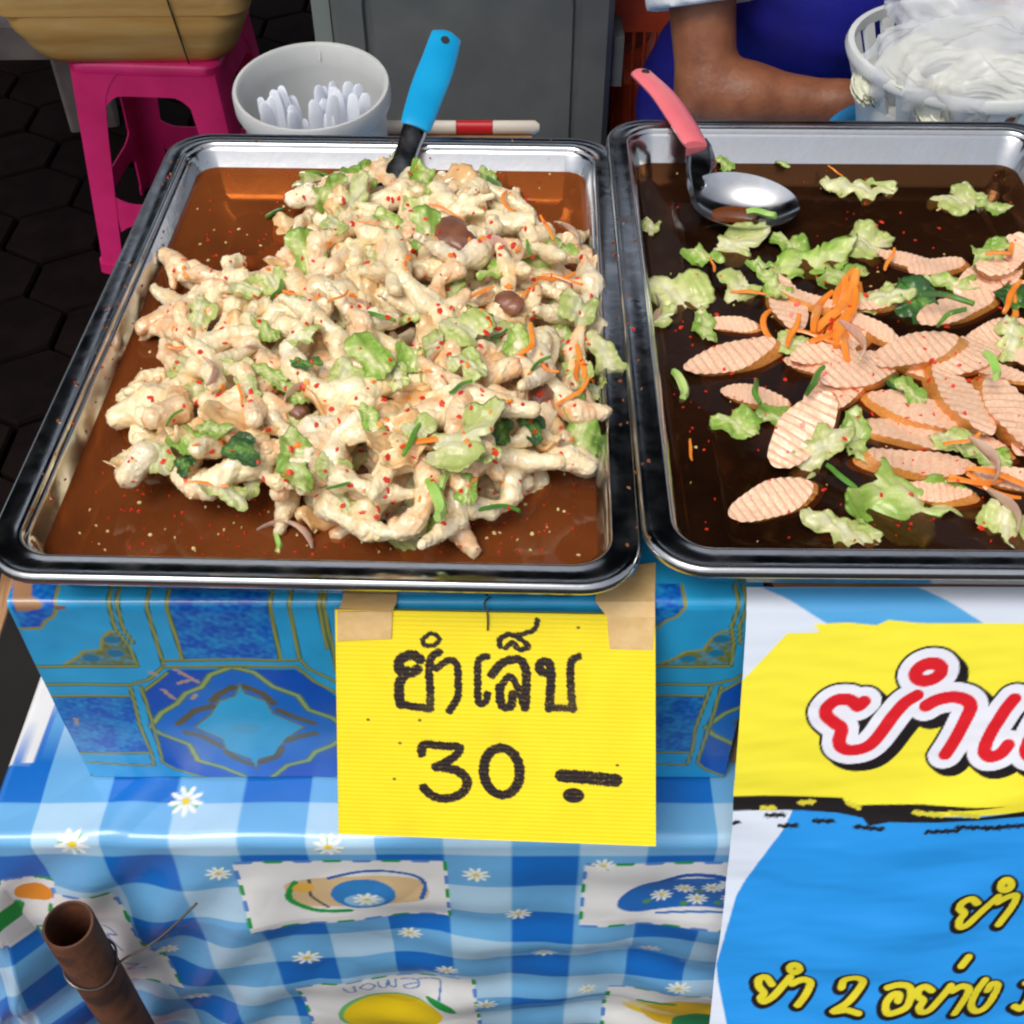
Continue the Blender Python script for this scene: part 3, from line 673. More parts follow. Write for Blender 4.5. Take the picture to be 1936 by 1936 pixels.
# ---------------- heap of chicken foot salad
HP = np.array([(745,288),(830,300),(930,318),(1005,372),(1060,430),(1120,470),(1132,530),(1142,640),(1142,720),(1105,770),(1100,850),(1040,885),(985,925),(900,985),(850,1015),(740,1022),(640,1000),(590,960),(480,955),(390,930),(290,905),(262,850),(250,765),(300,690),(300,610),(345,560),(305,490),(340,480),(430,510),(525,450),(560,370),(650,325)], float)
def pdist(x, y, poly):
    ins = False; d = 1e9; n = len(poly)
    for i in range(n):
        (x0,y0),(x1,y1) = poly[i], poly[(i+1) % n]
        if (y0 > y) != (y1 > y) and x < (x1-x0)*(y-y0)/(y1-y0)+x0: ins = not ins
        ex, ey = x1-x0, y1-y0; t = min(1, max(0, ((x-x0)*ex+(y-y0)*ey)/(ex*ex+ey*ey))); d = min(d, math.hypot(x-x0-t*ex, y-y0-t*ey))
    return d if ins else -d
def heap_h(px, py):
    d = pdist(px, py, HP)
    if d <= 0: return 0
    t = min(1, d/190); h = .040*(t*t*(3-2*t)) + .004
    return h*(.85+.15*math.sin(px*.013+py*.02))
# the packed underside of the heap
NU, NV = 90, 90
gx_ = np.linspace(205, 1175, NU); gy_ = np.linspace(285, 1050, NV); Vm = []
for px in gx_:
    for py in gy_:
        h = heap_h(px, py); d = pdist(px, py, HP)
        z = LZ + (h - .020 if d > 18 else -.014) + .0028*math.sin(px*.09+2*math.sin(py*.05))*math.sin(py*.11)
        Vm.append(un(px, py, z))
keep = np.array([pdist(px, py, HP) > -4 for px in gx_ for py in gy_]); Fm = grid_faces(NU, NV)[:, ::-1]; Fm = Fm[keep[Fm].all(1)]
mo_ = link('salad_mound', mesh_np('salad_mound', [tuple(v) for v in Vm], Fm, True, M['mound']))
tag(mo_, 'dressing-soaked shreds packed beneath the chicken feet', 'salad', None, 'stuff')

FKIND = ['straight', 'curled', 'three-toed', 'straight', 'crumpled', 'splayed-toed']; FTONE = ['cream', 'orange-tinged', 'pale whitish', 'cream', 'orange-tinged', 'cream']
def FL(v):
    i = v % 18; a = f"{(FTONE[(i*5+i//6) % 6] if i % 6 != 4 else 'ragged')} {FKIND[i % 6]} chicken foot piece"
    return dict(label=a + ' heaped in the tray with the blue-handled spoon', cat='chicken foot', group=a + 's in the heap')
hand = [  # traced pieces: px, py, dx, dy, variant, scale, lift
 (335,505,60,60,2,1.0,.010),(350,590,70,-20,5,1.05,.006),(600,490,60,90,3,1.15,.008),(660,510,40,110,0,1.15,.006),(740,490,60,90,2,1.15,.010),(800,470,10,110,6,1.1,.006),(790,530,60,70,3,1.1,.012),
 (540,630,30,80,1,1.15,.010),(650,610,70,70,5,1.15,.010),(625,665,-5,90,9,1.0,.012),(440,650,100,-40,0,1.0,.008),(330,730,90,-50,15,1.25,.010),(270,765,20,80,1,1.0,.008),(300,825,90,-30,10,1.0,.006),
 (420,850,-40,60,7,1.25,.008),(440,890,90,10,3,1.0,.008),(510,780,90,-10,4,1.2,.012),(620,780,50,70,14,1.2,.012),(700,750,80,30,10,1.35,.016),(800,780,-110,60,11,1.2,.014),(760,935,-20,110,13,1.1,.010),
 (865,950,10,120,9,1.1,.008),(640,940,70,50,8,1.2,.010),(668,972,40,30,15,.9,.006),(1010,860,50,-60,2,1.2,.006),(950,880,90,-30,5,1.2,.006),(1000,750,30,60,11,1.1,.012),(880,700,90,30,4,1.3,.014),
 (1120,540,20,80,6,1.2,.006),(1090,560,-40,60,17,1.0,.008),(1020,600,20,90,2,1.15,.010),(830,640,-60,50,16,1.1,.014),(1000,700,10,80,12,1.0,.014),(900,400,90,50,3,1.3,.004),(820,345,90,20,10,1.3,.004),(720,370,-90,40,0,1.2,.004),(980,440,60,80,8,1.2,.002),
 (560,560,80,50,6,1.1,.010),(470,590,90,-30,4,1.1,.008),(720,880,20,90,0,.8,.006),(838,975,-20,60,12,.9,.006)]
def putfoot(px, py, ang, v, sc, settle):
    h = heap_h(px, py); z = LZ + max(h, .006); rx_, ry_ = random.uniform(-.35,.35), random.uniform(-.15,.15)
    if not settle: return place('chicken_foot_piece', FEET[v % 18], un(px, py, z-.010), ang, sc, (rx_, ry_), **FL(v))
    bpy.context.view_layer.update(); dg_ = bpy.context.evaluated_depsgraph_get(); c = un(px, py, z); ax = Vector((math.cos(ang), math.sin(ang), 0)); hs = []
    for u in (-.024, 0, .024):
        q = c + ax*u*sc; ok, loc_, n_, i_, ob_, m_ = SC.ray_cast(dg_, Vector((q.x, q.y, RIM+.2)), Vector((0,0,-1))); hs.append(min(max(loc_.z if ok and not ob_.name.startswith('pan') else LZ, LZ), z+.016))
    zc = max(hs[1], (hs[0]+hs[2])/2) + .0045*sc; pit = max(-.5, min(.5, math.atan2(hs[2]-hs[0], .048*sc)))
    o = place('chicken_foot_piece', FEET[v % 18], un(px, py, zc), ang, sc, (0, 0), **FL(v))
    o.rotation_euler = (Matrix.Rotation(ang, 3, 'Z') @ Matrix.Rotation(-pit, 3, 'Y') @ Matrix.Rotation(rx_, 3, 'X')).to_euler(); return o
def scatter(n, md0, edge, settle, pts, sr):
    tries = k = 0
    while tries < 9000 and k < n:
        tries += 1; px, py = random.uniform(205,1150), random.uniform(290,955); md = md0*(.75+.35*py/1000)
        if pdist(px, py, HP) < edge or any((px-a)**2 + ((py-b)*1.25)**2 < md**2 for a, b in pts): continue
        pts.append((px, py)); k += 1
        putfoot(px, py, random.gauss(1.9, .9), random.choice((0,3,6,9,12,15,1,7,13,0,3,6,9,12,15,1,7,13,4,10,16,2,5,8)), random.uniform(*sr), settle)
scatter(110, 54, 30, False, [], (.9, 1.2))
top_pts = [(h[0], h[1]) for h in hand]
for px, py, dx, dy, v, sc, lf in hand:
    if v % 6 in (2, 5) and (px, py) not in ((335,505), (350,590), (1010,860), (740,490)): v = (v % 6 == 2)*1 + (v//6)*6
    o = putfoot(px, py, img_angle(px, py, dx, dy, LZ+.02), v, sc, True)
    if (px, py) == (335, 505): del o['group']; o['label'] = 'chicken foot piece jutting out of the heap towards the pink stool'
    if (px, py) == (838, 975): del o['group']; o['label'] = 'chicken foot piece at the foot of the heap just above the yellow sign'
scatter(120, 44, 26, True, top_pts, (.72, 1.0))

def lay(kind, lst, zf, lift, labelf, cat, group, tray):
    for q, it in enumerate(lst):
        px, py, size, ang = it[:4]; m = it[4] if len(it) > 4 else None
        z = zf(px, py) + lift; p = un(px, py, z); Zd = (p.y*math.cos(PITCH)-(p.z-H)*math.sin(PITCH)); sc = size*Zd/FPX
        yield q, p, sc, img_angle(px, py, math.cos(R(ang)), math.sin(R(ang)), z), m
zL = lambda px, py: LZ + (heap_h(px, py) if pdist(px, py, HP) > 0 else -.004)
lettL = [(742,432,95,50,'lettuce'),(1020,492,95,-20,'lettuce'),(858,545,90,100,'lettuce'),(885,622,105,10,'lettuce_pale'),(702,682,100,20,'lettuce'),(302,868,95,80,'lettuce_pale'),(562,878,115,80,'lettuce'),(462,850,75,0,'herb'),(868,830,165,-15,'lettuce_pale'),(1095,805,110,60,'lettuce'),(692,852,100,-30,'lettuce_pale'),(790,1020,105,20,'lettuce_pale'),(1150,690,105,60,'lettuce_pale'),(622,362,85,-30,'lettuce'),(500,622,60,30,'lettuce'),(1065,645,75,70,'lettuce'),(432,932,90,10,'lettuce_pale'),(940,512,75,0,'lettuce'),(575,575,50,30,'lettuce'),(1060,470,60,20,'lettuce'),(505,705,70,10,'lettuce'),(590,345,70,-20,'lettuce_pale'),(690,330,80,-30,'lettuce'),(760,305,60,0,'lettuce_pale'),(930,345,60,40,'lettuce'),(1010,810,60,20,'herb'),(575,685,55,0,'herb'),(950,820,60,60,'herb'),(880,930,60,60,'lettuce'),(1130,740,70,40,'lettuce_pale'),(410,810,55,0,'lettuce'),(350,880,50,30,'herb'),(1000,620,50,50,'lettuce'),(780,600,55,-10,'lettuce'),(470,740,70,60,'lettuce_pale')]
rl = random.Random(21); more = []
while len(more) < 38:
    px, py = rl.uniform(230,1160), rl.uniform(310,1030)
    if pdist(px, py, HP) > 26 and all((px-a)**2+(py-b)**2 > 44**2 for a, b in [(t[0], t[1]) for t in lettL+more]): more.append((px, py, rl.uniform(55,105), rl.uniform(0,180), rl.choice(['lettuce','lettuce_pale','lettuce_pale','lettuce_pale'])))
lettL += more
bpy.context.view_layer.update(); dgt = bpy.context.evaluated_depsgraph_get()
def zTop(px, py):
    ok, loc_, *_ = SC.ray_cast(dgt, Vector((0,0,H)), ray(px, py).normalized()); return max(LZ, min(loc_.z, LZ+.075)) if ok else LZ
for q, p, sc, a, m in lay('l', lettL, zTop, .002, None, None, None, None):
    place('lettuce_scrap' if m != 'herb' else 'herb_leaf', LEAF[m][q % 6], p, a, sc, (random.uniform(.0,.6), random.uniform(-.3,.3)),
          {'lettuce': 'green crinkled lettuce scrap among the chicken feet', 'lettuce_pale': 'pale yellowish lettuce scrap among the chicken feet', 'herb': 'dark green herb leaf among the chicken feet'}[m],
          'lettuce' if m != 'herb' else 'herb', {'lettuce': 'green lettuce in the chicken foot salad', 'lettuce_pale': 'pale lettuce in the chicken foot salad', 'herb': 'herb leaves in the chicken foot salad'}[m])
carL = [(470,538,85,-22),(1048,522,80,-10),(1062,530,70,15),(988,642,95,-60),(1100,690,90,75),(1112,698,85,65),(1090,700,80,85),(820,822,130,-22),(842,402,70,20),(332,650,60,5),(940,772,70,-30),(1000,545,60,-50),(560,560,70,20),(1085,740,80,-30),(390,918,70,0),(965,300+80,60,60),(1035,430,60,50),(700,420,40,10),(480,690,60,50),(640,560,60,-40),(905,560,60,-20),(1040,690,50,30),(455,745,50,80)]
for q, p, sc, a, m in lay('c', carL, zTop, .004, None, None, None, None):
    place('carrot_shred', CAR[q % 6], p, a, sc/.040, (random.uniform(-.2,.4), random.uniform(-.2,.2)), 'orange carrot shred lying on the chicken foot salad', 'carrot', 'carrot shreds in the chicken foot salad')
scaL = [(525,550,75,-60),(782,832,85,-60),(1020,692,50,-30),(938,348,75,50),(905,590,75,25),(1108,842,60,95),(940,966,70,5),(518,402,50,-25),(945,632,45,-25),(640,920,45,-10),(600,330,40,10),(870,730,60,-20),(1000,470,50,60),(720,600,60,20),(330,790,40,-40)]
for q, p, sc, a, m in lay('s', scaL, zTop, .004, None, None, None, None):
    place('scallion_cut', SCA[q % 4], p, a, sc/.026, (random.uniform(-.2,.3), random.uniform(-.2,.2)), 'thin dark green scallion cut on the chicken foot salad', 'scallion', 'scallion cuts in the chicken foot salad')
for px, py, s_, a_i in ((815,945,95,75),(848,905,60,-60),(520,1025,45,85)):
    z = zTop(px,py)+.004 if py < 1000 else LZ+.001; p = un(px,py,z); Zd = p.y*math.cos(PITCH)-(p.z-H)*math.sin(PITCH)
    place('scallion_cut', SCL, p, img_angle(px,py,math.cos(R(a_i)),math.sin(R(a_i)),z), s_*Zd/FPX/.034, (0,0), 'thick bright green scallion stem at the front of the chicken foot salad', 'scallion', 'bright scallion stems in the chicken foot salad')
shaL = [(545,990,120,20),(760,700,60,40),(400,700,70,80),(560,740,70,-30),(930,460,70,10),(690,580,60,60),(1080,440,70,30),(480,660,60,10),(820,680,55,-50)]
for q, p, sc, a, m in lay('h', shaL, zTop, .003, None, None, None, None):
    if q == 0: p.z = LZ + .004
    place('shallot_slice', SHA[q % 3], p, a+PI/2, sc/.045, (random.uniform(-.3,.5), random.uniform(-.3,.3)), 'curved pinkish white shallot slice tucked among the chicken feet' if q else 'shallot slice lying alone in the orange brown dressing below the heap', 'shallot', 'shallot slices in the chicken foot salad' if q else None)
def lump(i):
    def fn(P): return np.linalg.norm(P/np.array([1.3,1,.7]), axis=-1)-.012+.0028*wob(P,260,i)+.001*wob(P,900,i+3)
    return sdf_mesh('meat_hollow_lump', np.array((-.024,-.02,-.016)), np.array((.024,.02,.016)), .0018, fn, M['meat_hollow'])
LUMP = [lump(i) for i in range(3)]
for i, (px, py, s_) in enumerate(((860,448,1.6),(668,886,1.0),(962,574,1.0),(560,770,.8),(1020,745,.8))):  # first lump is dark in place of a shaded hollow; the rest are meat
    place('meat_hollow_lump', LUMP[i % 3], un(px, py, zTop(px,py)-.002), random.uniform(0,6), s_*.85, (0,0), 'dark brown lump, meat and one shaded hollow, half buried among the chicken feet', 'meat', 'brown meat chunks in the chicken foot salad')

# ---------------- sausage salad
zR = lambda px, py: RZ
SL = dict(label='crinkle-cut cream sausage slice with orange skin piled in the tray with the pink-handled spoon', cat='sausage slice', group='sausage slices in the tray with the pink-handled spoon')
sau = [  # px, py, axis end dx,dy (towards the skin end), length px, lift, variant
 (1472,938,78,-34,180,.006,0),(1528,800,55,-72,215,.014,1),(1720,765,-90,-38,215,.018,2),(1812,738,-48,-82,205,.024,3),(1722,872,-105,-14,225,.010,4),(1700,812,-95,-25,205,.013,5),(1398,668,90,-26,190,.008,1),(1438,748,66,14,150,.007,2),
 (1392,612,60,5,120,.010,5),(1742,655,80,-22,180,.017,0),(1820,575,75,-26,160,.013,3),(1535,565,60,16,140,.012,4),(1640,690,75,-28,170,.012,2),(1908,770,-50,-85,210,.020,1),(1900,625,60,-20,140,.014,0),(1485,560,-20,-60,120,.008,3),(1660,622,60,20,140,.014,5),
 (1880,520,60,-30,140,.010,2),(1725,492,60,10,130,.008,1),(1905,480,40,-40,130,.010,4),(1925,905,80,10,170,.010,5),(1890,700,70,20,150,.017,3),(1600,720,60,-50,170,.010,4),(1560,690,80,10,150,.008,0),(1780,500,50,-10,120,.010,3),(1850,840,80,20,160,.008,0),(1580,650,70,-30,160,.010,1),(1680,560,70,-20,150,.009,4),(1760,700,70,20,170,.012,5),(1840,660,70,-40,160,.016,2),(1780,930,80,5,160,.006,1),(1960,560,60,30,160,.012,1),(1980,680,70,20,170,.015,2),(2000,820,70,-30,170,.010,3)]
sau.sort(key=lambda t: t[5])
def rest(c, ax, L_, Wd):
    bpy.context.view_layer.update(); dg_ = bpy.context.evaluated_depsgraph_get(); sd_ = Vector((-ax.y, ax.x, 0)); hs = {}
    for nm, u, v in (('c',0,0),('a',.36,0),('b',-.36,0),('l',0,.36),('r',0,-.36)):
        q = c + ax*(u*L_) + sd_*(v*Wd); ok, loc_, *_ = SC.ray_cast(dg_, Vector((q.x, q.y, RIM+.1)), Vector((0,0,-1)))
        hs[nm] = min(max(loc_.z if ok else RZ, RZ-.004), RZ+.05)
    return hs
for px, py, dx, dy, L_, lf, v in sau:
    z = RZ + lf; p = un(px, py, z); Zd = p.y*math.cos(PITCH)-(p.z-H)*math.sin(PITCH)
    a = img_angle(px, py, dx, dy, z); n_ = math.hypot(dx, dy); q = un(px+dx/n_*L_/2, py+dy/n_*L_/2, z); Lw = 2*(q-p).length
    one = {(1472,938): 'crinkle-cut sausage slice lying apart in the dark dressing nearest the banner', (1392,612): 'sausage slice showing mostly its orange skin beside pale lettuce', (1812,738): 'sausage slice with a thick orange skin edge on top of the pile', (1528,800): 'long sausage slice leaning up beside the green scallion cut'}.get((px, py))
    if one: SL2 = dict(label=one, cat='sausage slice')
    else: SL2 = SL
    sc_s = min(Lw*1.02, .104)/1.12; axd = Vector((math.cos(a), math.sin(a), 0)); hs = rest(p, axd, sc_s, sc_s*.44)
    pit = math.atan2(hs['a']-hs['b'], .72*sc_s)*.8 + random.uniform(-.06,.06); rol = math.atan2(hs['l']-hs['r'], .72*sc_s*.44)*.6 + random.uniform(-.08,.14)
    zc_ = max(hs['c'], (hs['a']+hs['b'])/2, (hs['l']+hs['r'])/2) + sc_s*.068
    p = un(px, py, zc_); o = place('sausage_slice', SAU[v], p, a, sc_s, (0, 0), **SL2)
    o.rotation_euler = (Matrix.Rotation(a, 3, 'Z') @ Matrix.Rotation(max(-.45,min(.45,-pit)), 3, 'Y') @ Matrix.Rotation(max(-.4,min(.4,rol)), 3, 'X')).to_euler()
lettR = [(1545,490,150,-15,'lettuce'),(1500,470,90,30,'lettuce'),(1672,562,105,-20,'lettuce_pale'),(1742,575,120,20,'herb'),(1800,535,85,10,'lettuce'),(1722,942,235,8,'lettuce'),(1595,1005,120,15,'lettuce_pale'),(1400,805,105,20,'lettuce'),(1555,845,120,-40,'lettuce_pale'),(1282,562,130,25,'lettuce_pale'),(1390,462,105,-5,'lettuce_pale'),(1330,482,70,20,'lettuce'),(1632,358,115,0,'lettuce_pale'),(1822,380,105,15,'lettuce_pale'),(1725,745,65,20,'lettuce'),(1800,832,75,20,'lettuce_pale'),(1900,985,105,60,'lettuce_pale'),(1912,640,100,60,'lettuce_pale'),(1335,620,75,70,'lettuce'),(1650,462,110,0,'lettuce_pale'),(1470,790,70,0,'lettuce'),(1400,540,90,-60,'lettuce_pale'),(1860,860,90,10,'lettuce'),(1870,480,100,-20,'lettuce'),(1880,390,60,0,'lettuce'),(1230,430,50,80,'lettuce_pale'),(1372,312,40,20,'lettuce'),(1480,310,24,20,'lettuce'),(1460,535,80,40,'lettuce'),(1590,520,90,0,'lettuce'),(1620,830,110,80,'lettuce'),(1500,650,80,0,'lettuce_pale'),(1690,720,70,20,'herb'),(1920,560,80,60,'herb'),(1250,600,60,-20,'lettuce_pale'),(1440,500,50,20,'lettuce')]
low = {5,6,7,9,10,11,12,13,16,24,25,26,27,18,34}
for q, p, sc, a, m in lay('l', lettR, zR, .0, None, None, None, None):
    px, py = lettR[q][:2]; zz = RZ + .004
    if q not in low:
        if q == 0: bpy.context.view_layer.update(); dgl = bpy.context.evaluated_depsgraph_get()
        d_ = ray(px, py).normalized(); ok, loc_, *_ = SC.ray_cast(dgl, Vector((0,0,H)), d_); zz = max(RZ+.004, min(loc_.z+.004, RZ+.05)) if ok else zz
    p = un(px, py, zz)
    one = {5: 'broad bright green lettuce leaf lying before the sausage slices', 6: 'pale folded lettuce heart lying in the dressing by the banner side', 9: 'large pale lettuce leaf against the shared rim of the two trays', 12: 'pale lettuce scrap floating alone behind the pile beside the pink-handled spoon', 13: 'pale lettuce scrap floating alone near the white basket', 3: 'cluster of dark green herb leaf on top of the sausage pile', 25: 'tiny pale lettuce scrap below the bowl of the pink-handled spoon'}.get(q)
    o = place('lettuce_scrap' if m != 'herb' else 'herb_leaf', LEAF[m][(q*5) % 6], p, a, sc, (random.uniform(.0,.45), random.uniform(-.2,.2)),
          {'lettuce': 'green crinkled lettuce scrap in the sausage salad', 'lettuce_pale': 'pale yellowish lettuce scrap in the sausage salad', 'herb': 'dark green herb leaf in the sausage salad'}[m],
          'lettuce' if m != 'herb' else 'herb', {'lettuce': 'green lettuce in the sausage salad', 'lettuce_pale': 'pale lettuce in the sausage salad', 'herb': 'herb leaves in the sausage salad'}[m])
    if one: del o['group']; o['label'] = one
carR = [(1600,600,170,-70,.03),(1575,575,170,-60,.03),(1610,640,130,-84,.03),(1552,615,140,-58,.03),(1588,560,150,-64,.03),(1582,585,165,-62,.030),(1570,600,150,-55,.031),(1592,620,150,-80,.033),(1560,590,130,-66,.034),(1465,618,95,70,.026),(1415,552,60,8,.012),(1862,918,110,10,.022),(1875,930,120,25,.023),(1850,905,110,-5,.024),(1895,910,110,15,.025),(1900,585,95,-55,.026),(1912,560,90,-60,.026),(1308,850,48,85,.001),(1682,490,60,-60,.018),(1820,830,80,-20,.022),(1540,640,90,20,.026),(1890,470,100,-30,.02),(1348,500,50,80,.012),(1580,322,30,30,.001),(1500,625,90,-70,.028),(1610,560,110,-58,.033)]
bpy.context.view_layer.update(); dgl = bpy.context.evaluated_depsgraph_get()
for q, (px, py, size, ang, lf) in enumerate(carR):
    ok, loc_, *_ = SC.ray_cast(dgl, Vector((0,0,H)), ray(px, py).normalized()); z = max(RZ+.001, min(loc_.z+.003+.0012*(q % 5), RZ+.055)); p = un(px, py, z); Zd = p.y*math.cos(PITCH)-(p.z-H)*math.sin(PITCH)
    place('carrot_shred', CAR[q % 6], p, img_angle(px,py,math.cos(R(ang)),math.sin(R(ang)),z), min(2.0, size*Zd/FPX/.038), (random.uniform(-.15,.3), random.uniform(-.2,.2)), 'orange carrot shred in the sausage salad', 'carrot', 'carrot shreds in the sausage salad')
for q, (px, py, size, ang, lf) in enumerate([(1430,740,80,80,.022),(1545,720,90,-58,.026),(1790,565,80,10,.026),(1280,728,80,70,.001),(1870,690,75,65,.032),(1590,905,80,40,.006),(1800,600,70,-30,.026)]):
    z = RZ+lf; p = un(px,py,z); Zd = p.y*math.cos(PITCH)-(p.z-H)*math.sin(PITCH)
    place('scallion_cut', SCL if q in (3,4) else SCA[q % 4], p, img_angle(px,py,math.cos(R(ang)),math.sin(R(ang)),z), size*Zd/FPX/(.036 if q in (3,4) else .026), (0,0), 'green scallion cut in the sausage salad', 'scallion', 'scallion cuts in the sausage salad')
for q, (px, py, size, ang, lf) in enumerate([(1870,865,60,20,.024),(1905,960,80,30,.012),(1620,640,60,20,.03),(1240,590,60,-20,.004)]):
    z = RZ+lf; p = un(px,py,z); place('shallot_slice', SHA[q % 3], p, R(ang), .8, (.3,.2), 'curved white shallot slice in the sausage salad', 'shallot', 'shallot slices in the sausage salad')

# chilli flakes and seeds, too many and too small to count: laid on whatever is under them
bpy.context.view_layer.update(); dg = bpy.context.evaluated_depsgraph_get()
def flakes(name, label, cat, n, m, size, poly, seedv, zmin, skip=()):
    r = random.Random(seedv); b = MB(); done = 0; tr = 0
    while done < n and tr < n*6:
        tr += 1; px, py = poly(r); t = un(px, py, RIM)
        d = ray(px, py).normalized(); ok, loc, nor, idx, ob, mx_ = SC.ray_cast(dg, Vector((0,0,H)), d)
        if not ok or loc.z < zmin or (ob.name.startswith(('pan','spoon')) and 'pan' not in skip): continue
        if 'pan' in skip and not ob.name.startswith('pan'): continue
        if nor.dot(d) > 0: nor = -nor
        s_ = size*r.uniform(.5,1.4); q = nor.to_track_quat('Z','Y').to_matrix() @ Euler((0,0,r.uniform(0,6.28))).to_matrix()
        asp = r.uniform(.35,.9); V = []
        for z, k_ in ((-.0002,1),(.0009,.7)):
            for a in range(5): V.append(loc + q @ Vector((s_*k_*math.cos(a*1.2566)*r.uniform(.7,1.2), s_*k_*asp*math.sin(a*1.2566)*r.uniform(.7,1.2), z)))
        b.add(V, [(5,6,7,8,9)] + [(a,(a+1) % 5,5+(a+1) % 5,5+a) for a in range(5)]); done += 1
    o = b.obj(name, m, None, True, 30); return tag(o, label, cat, None, 'stuff')
def inheap(r):
    while True:
        p = (r.uniform(205,1175), r.uniform(290,1045))
        if pdist(*p, HP) > 8: return p
def inleft(r):
    while True:
        p = (r.uniform(150,1150), r.uniform(310,1050))
        w = un(*p, LZ) - LT['c']
        if abs(w.x) < .17 and abs(w.y) < .25 and pdist(*p, HP) < 0: return p
def inright(r):
    while True:
        p = (r.uniform(1230,1936), r.uniform(310,1070)); w = un(*p, RZ) - RT['c']
        if abs(w.x) < .175 and abs(w.y) < .25: return p
def insau(r): return (r.gauss(1690,170), r.gauss(700,130))
flakes('chili_flakes', 'red chilli flakes scattered over the chicken foot salad', 'chilli', 240, M['chili'], .0026, inheap, 1, LZ-.002)
flakes('chili_flakes', 'red chilli flakes scattered over the sausage slices', 'chilli', 70, M['chili'], .0026, insau, 2, RZ-.002)
flakes('chili_specks', 'tiny red chilli specks floating in the orange brown dressing', 'chilli', 110, M['chili'], .0013, inleft, 3, LZ-.002)
flakes('chili_specks', 'tiny red chilli specks floating in the dark brown dressing', 'chilli', 120, M['chili'], .0012, inright, 4, RZ-.002)
flakes('chili_seeds', 'pale chilli seeds floating in the orange brown dressing', 'seeds', 70, M['seed'], .0015, inleft, 5, LZ-.002)
flakes('chili_seeds', 'pale chilli seeds floating in the dark brown dressing', 'seeds', 40, M['seed'], .0013, inright, 6, RZ-.002)
def onwall(r):
    t = r.random(); side = r.random()
    if side < .5: return (370-300*t+r.uniform(-45,25), 300+690*t)
    if side < .7: return (r.uniform(380,1140), r.uniform(262,300))
    return (1150+35*t+r.uniform(-14,50), 300+740*t)
M['splash'] = mat('splash', lin(120,64,30), .15, col2=lin(150,90,50), scale=90)
flakes('sauce_splashes', 'dried brown sauce splashes on the steel tray walls and rims', 'sauce', 80, M['splash'], .0017, onwall, 9, LZ-.01, ('pan',))
flakes('chili_specks', 'red chilli specks stuck on the steel tray walls and rims', 'chilli', 12, M['chili'], .0015, onwall, 10, LZ-.01, ('pan',))
flakes('carrot_crumbs', 'small orange carrot crumbs on the chicken foot salad', 'carrot', 70, M['carrot'], .0030, inheap, 8, LZ-.002)

# ================================================================== SERVING SPOONS
def handle(parent, P, wl, tl, m, hole_m, loc, up):
    """flat plastic handle along P with a hanging hole in its end"""
    pts = catmull([Vector(p)-loc for p in P], 6); n = len(pts); b = MB()
    rad = []
    for i in range(n):
        u = i/(n-1); w = wl*(1 + .18*math.sin(u*PI)) * (1 if u < .96 else .82); rad.append((w, tl))
    rad[0] = (wl*.9, tl*.8); rad[-1] = (wl*.5, tl*.6)
    b.tube(pts, rad, 14, up=up); hob = b.obj('handle', m, parent, True, 50)
    t = (pts[-1]-pts[-3]).normalized(); c = pts[-1] - t*.013; u_ = Vector(up); u_ = (u_-t*u_.dot(t)).normalized()
    h = MB(); h.tube([c-u_*(tl+.0006), c+u_*(tl+.0006)], .0042, 14); h.obj('hanging_hole', hole_m, hob)
def spoon_bowl(b, c, ax, nrm, a, w, d, neck=None):
    """oval bowl; with neck (a path) its near end is drawn out into a strap along that path"""
    ax = ax.normalized(); nrm = (nrm-ax*nrm.dot(ax)).normalized(); sy = nrm.cross(ax); n = 80
    def pt(r, th, dz):
        p = c + ax*(a*r*math.cos(th)*(1+.06*math.cos(th))) + sy*(w*r*math.sin(th)) + nrm*(-d*(1-r**2.4)+dz)
        if neck:
            e = abs(th-PI); k = 1 if e < .30 else max(0, 1-(e-.30)/.42); k = k*k*(3-2*k); g = max(0, (r-.80)/.20)*k
            if g > 0:
                path = [c - ax*(a*.94)] + neck; cu = catmull(path, 10); q = g*(len(cu)-1); i0 = min(int(q), len(cu)-2); off = cu[i0].lerp(cu[i0+1], q-i0) - cu[0]
                p = p + off + (Vector((1,0,0))-sy)*(w*r*math.sin(th)*min(1, g*1.6))
        return p
    rs_ = (.08,.25,.45,.62,.74,.80,.82,.84,.86,.88,.90,.92,.94,.96,.98,1.0)
    ins = [[pt(r, 2*PI*i/n, .0011) for i in range(n)] for r in rs_]
    outs = [[pt(r, 2*PI*i/n, -.0011) for i in range(n)] for r in rs_[::-1]]
    b.loft(ins+outs, True, True)
M['dark_hole'] = mat('dark_hole', lin(40,38,40), .6)
# pink handled spoon
ps_c = un(1398, 378, RZ+.024); loc = Vector((ps_c.x, ps_c.y, RZ))
sp = thing('serving_spoon', 'steel serving spoon with a pink plastic handle in the sausage salad', 'spoon', loc)
b = MB(); axv = un(1500,388,RZ+.022)-un(1296,356,RZ+.026); nrm = Vector((-.05,-.30,1))
spoon_bowl(b, ps_c-loc, axv, nrm, .050, .031, .017, [unZ(1306,340,1.052)-loc, unZ(1316,304,1.068)-loc, unZ(1312,262,1.094)-loc])
b.obj('steel_bowl', M['spoon_steel'], sp, True, 60)
handle(sp, [unZ(1316,276,1.082), unZ(1290,232,1.112), unZ(1254,180,1.150), unZ(1208,136,1.185)], .0125, .006, M['pinkplastic'], M['dark_hole'], loc, (.3,-.7,.7))
b = MB(); b.loft([[ps_c-loc-axv.normalized()*.006 + Vector((.026*r*math.cos(t), .017*r*math.sin(t), -.0132)) for t in [2*PI*i/24 for i in range(24)]] for r in (1,.6)], False, True)
b.obj('spooned_broth', M['broth_left'], sp)
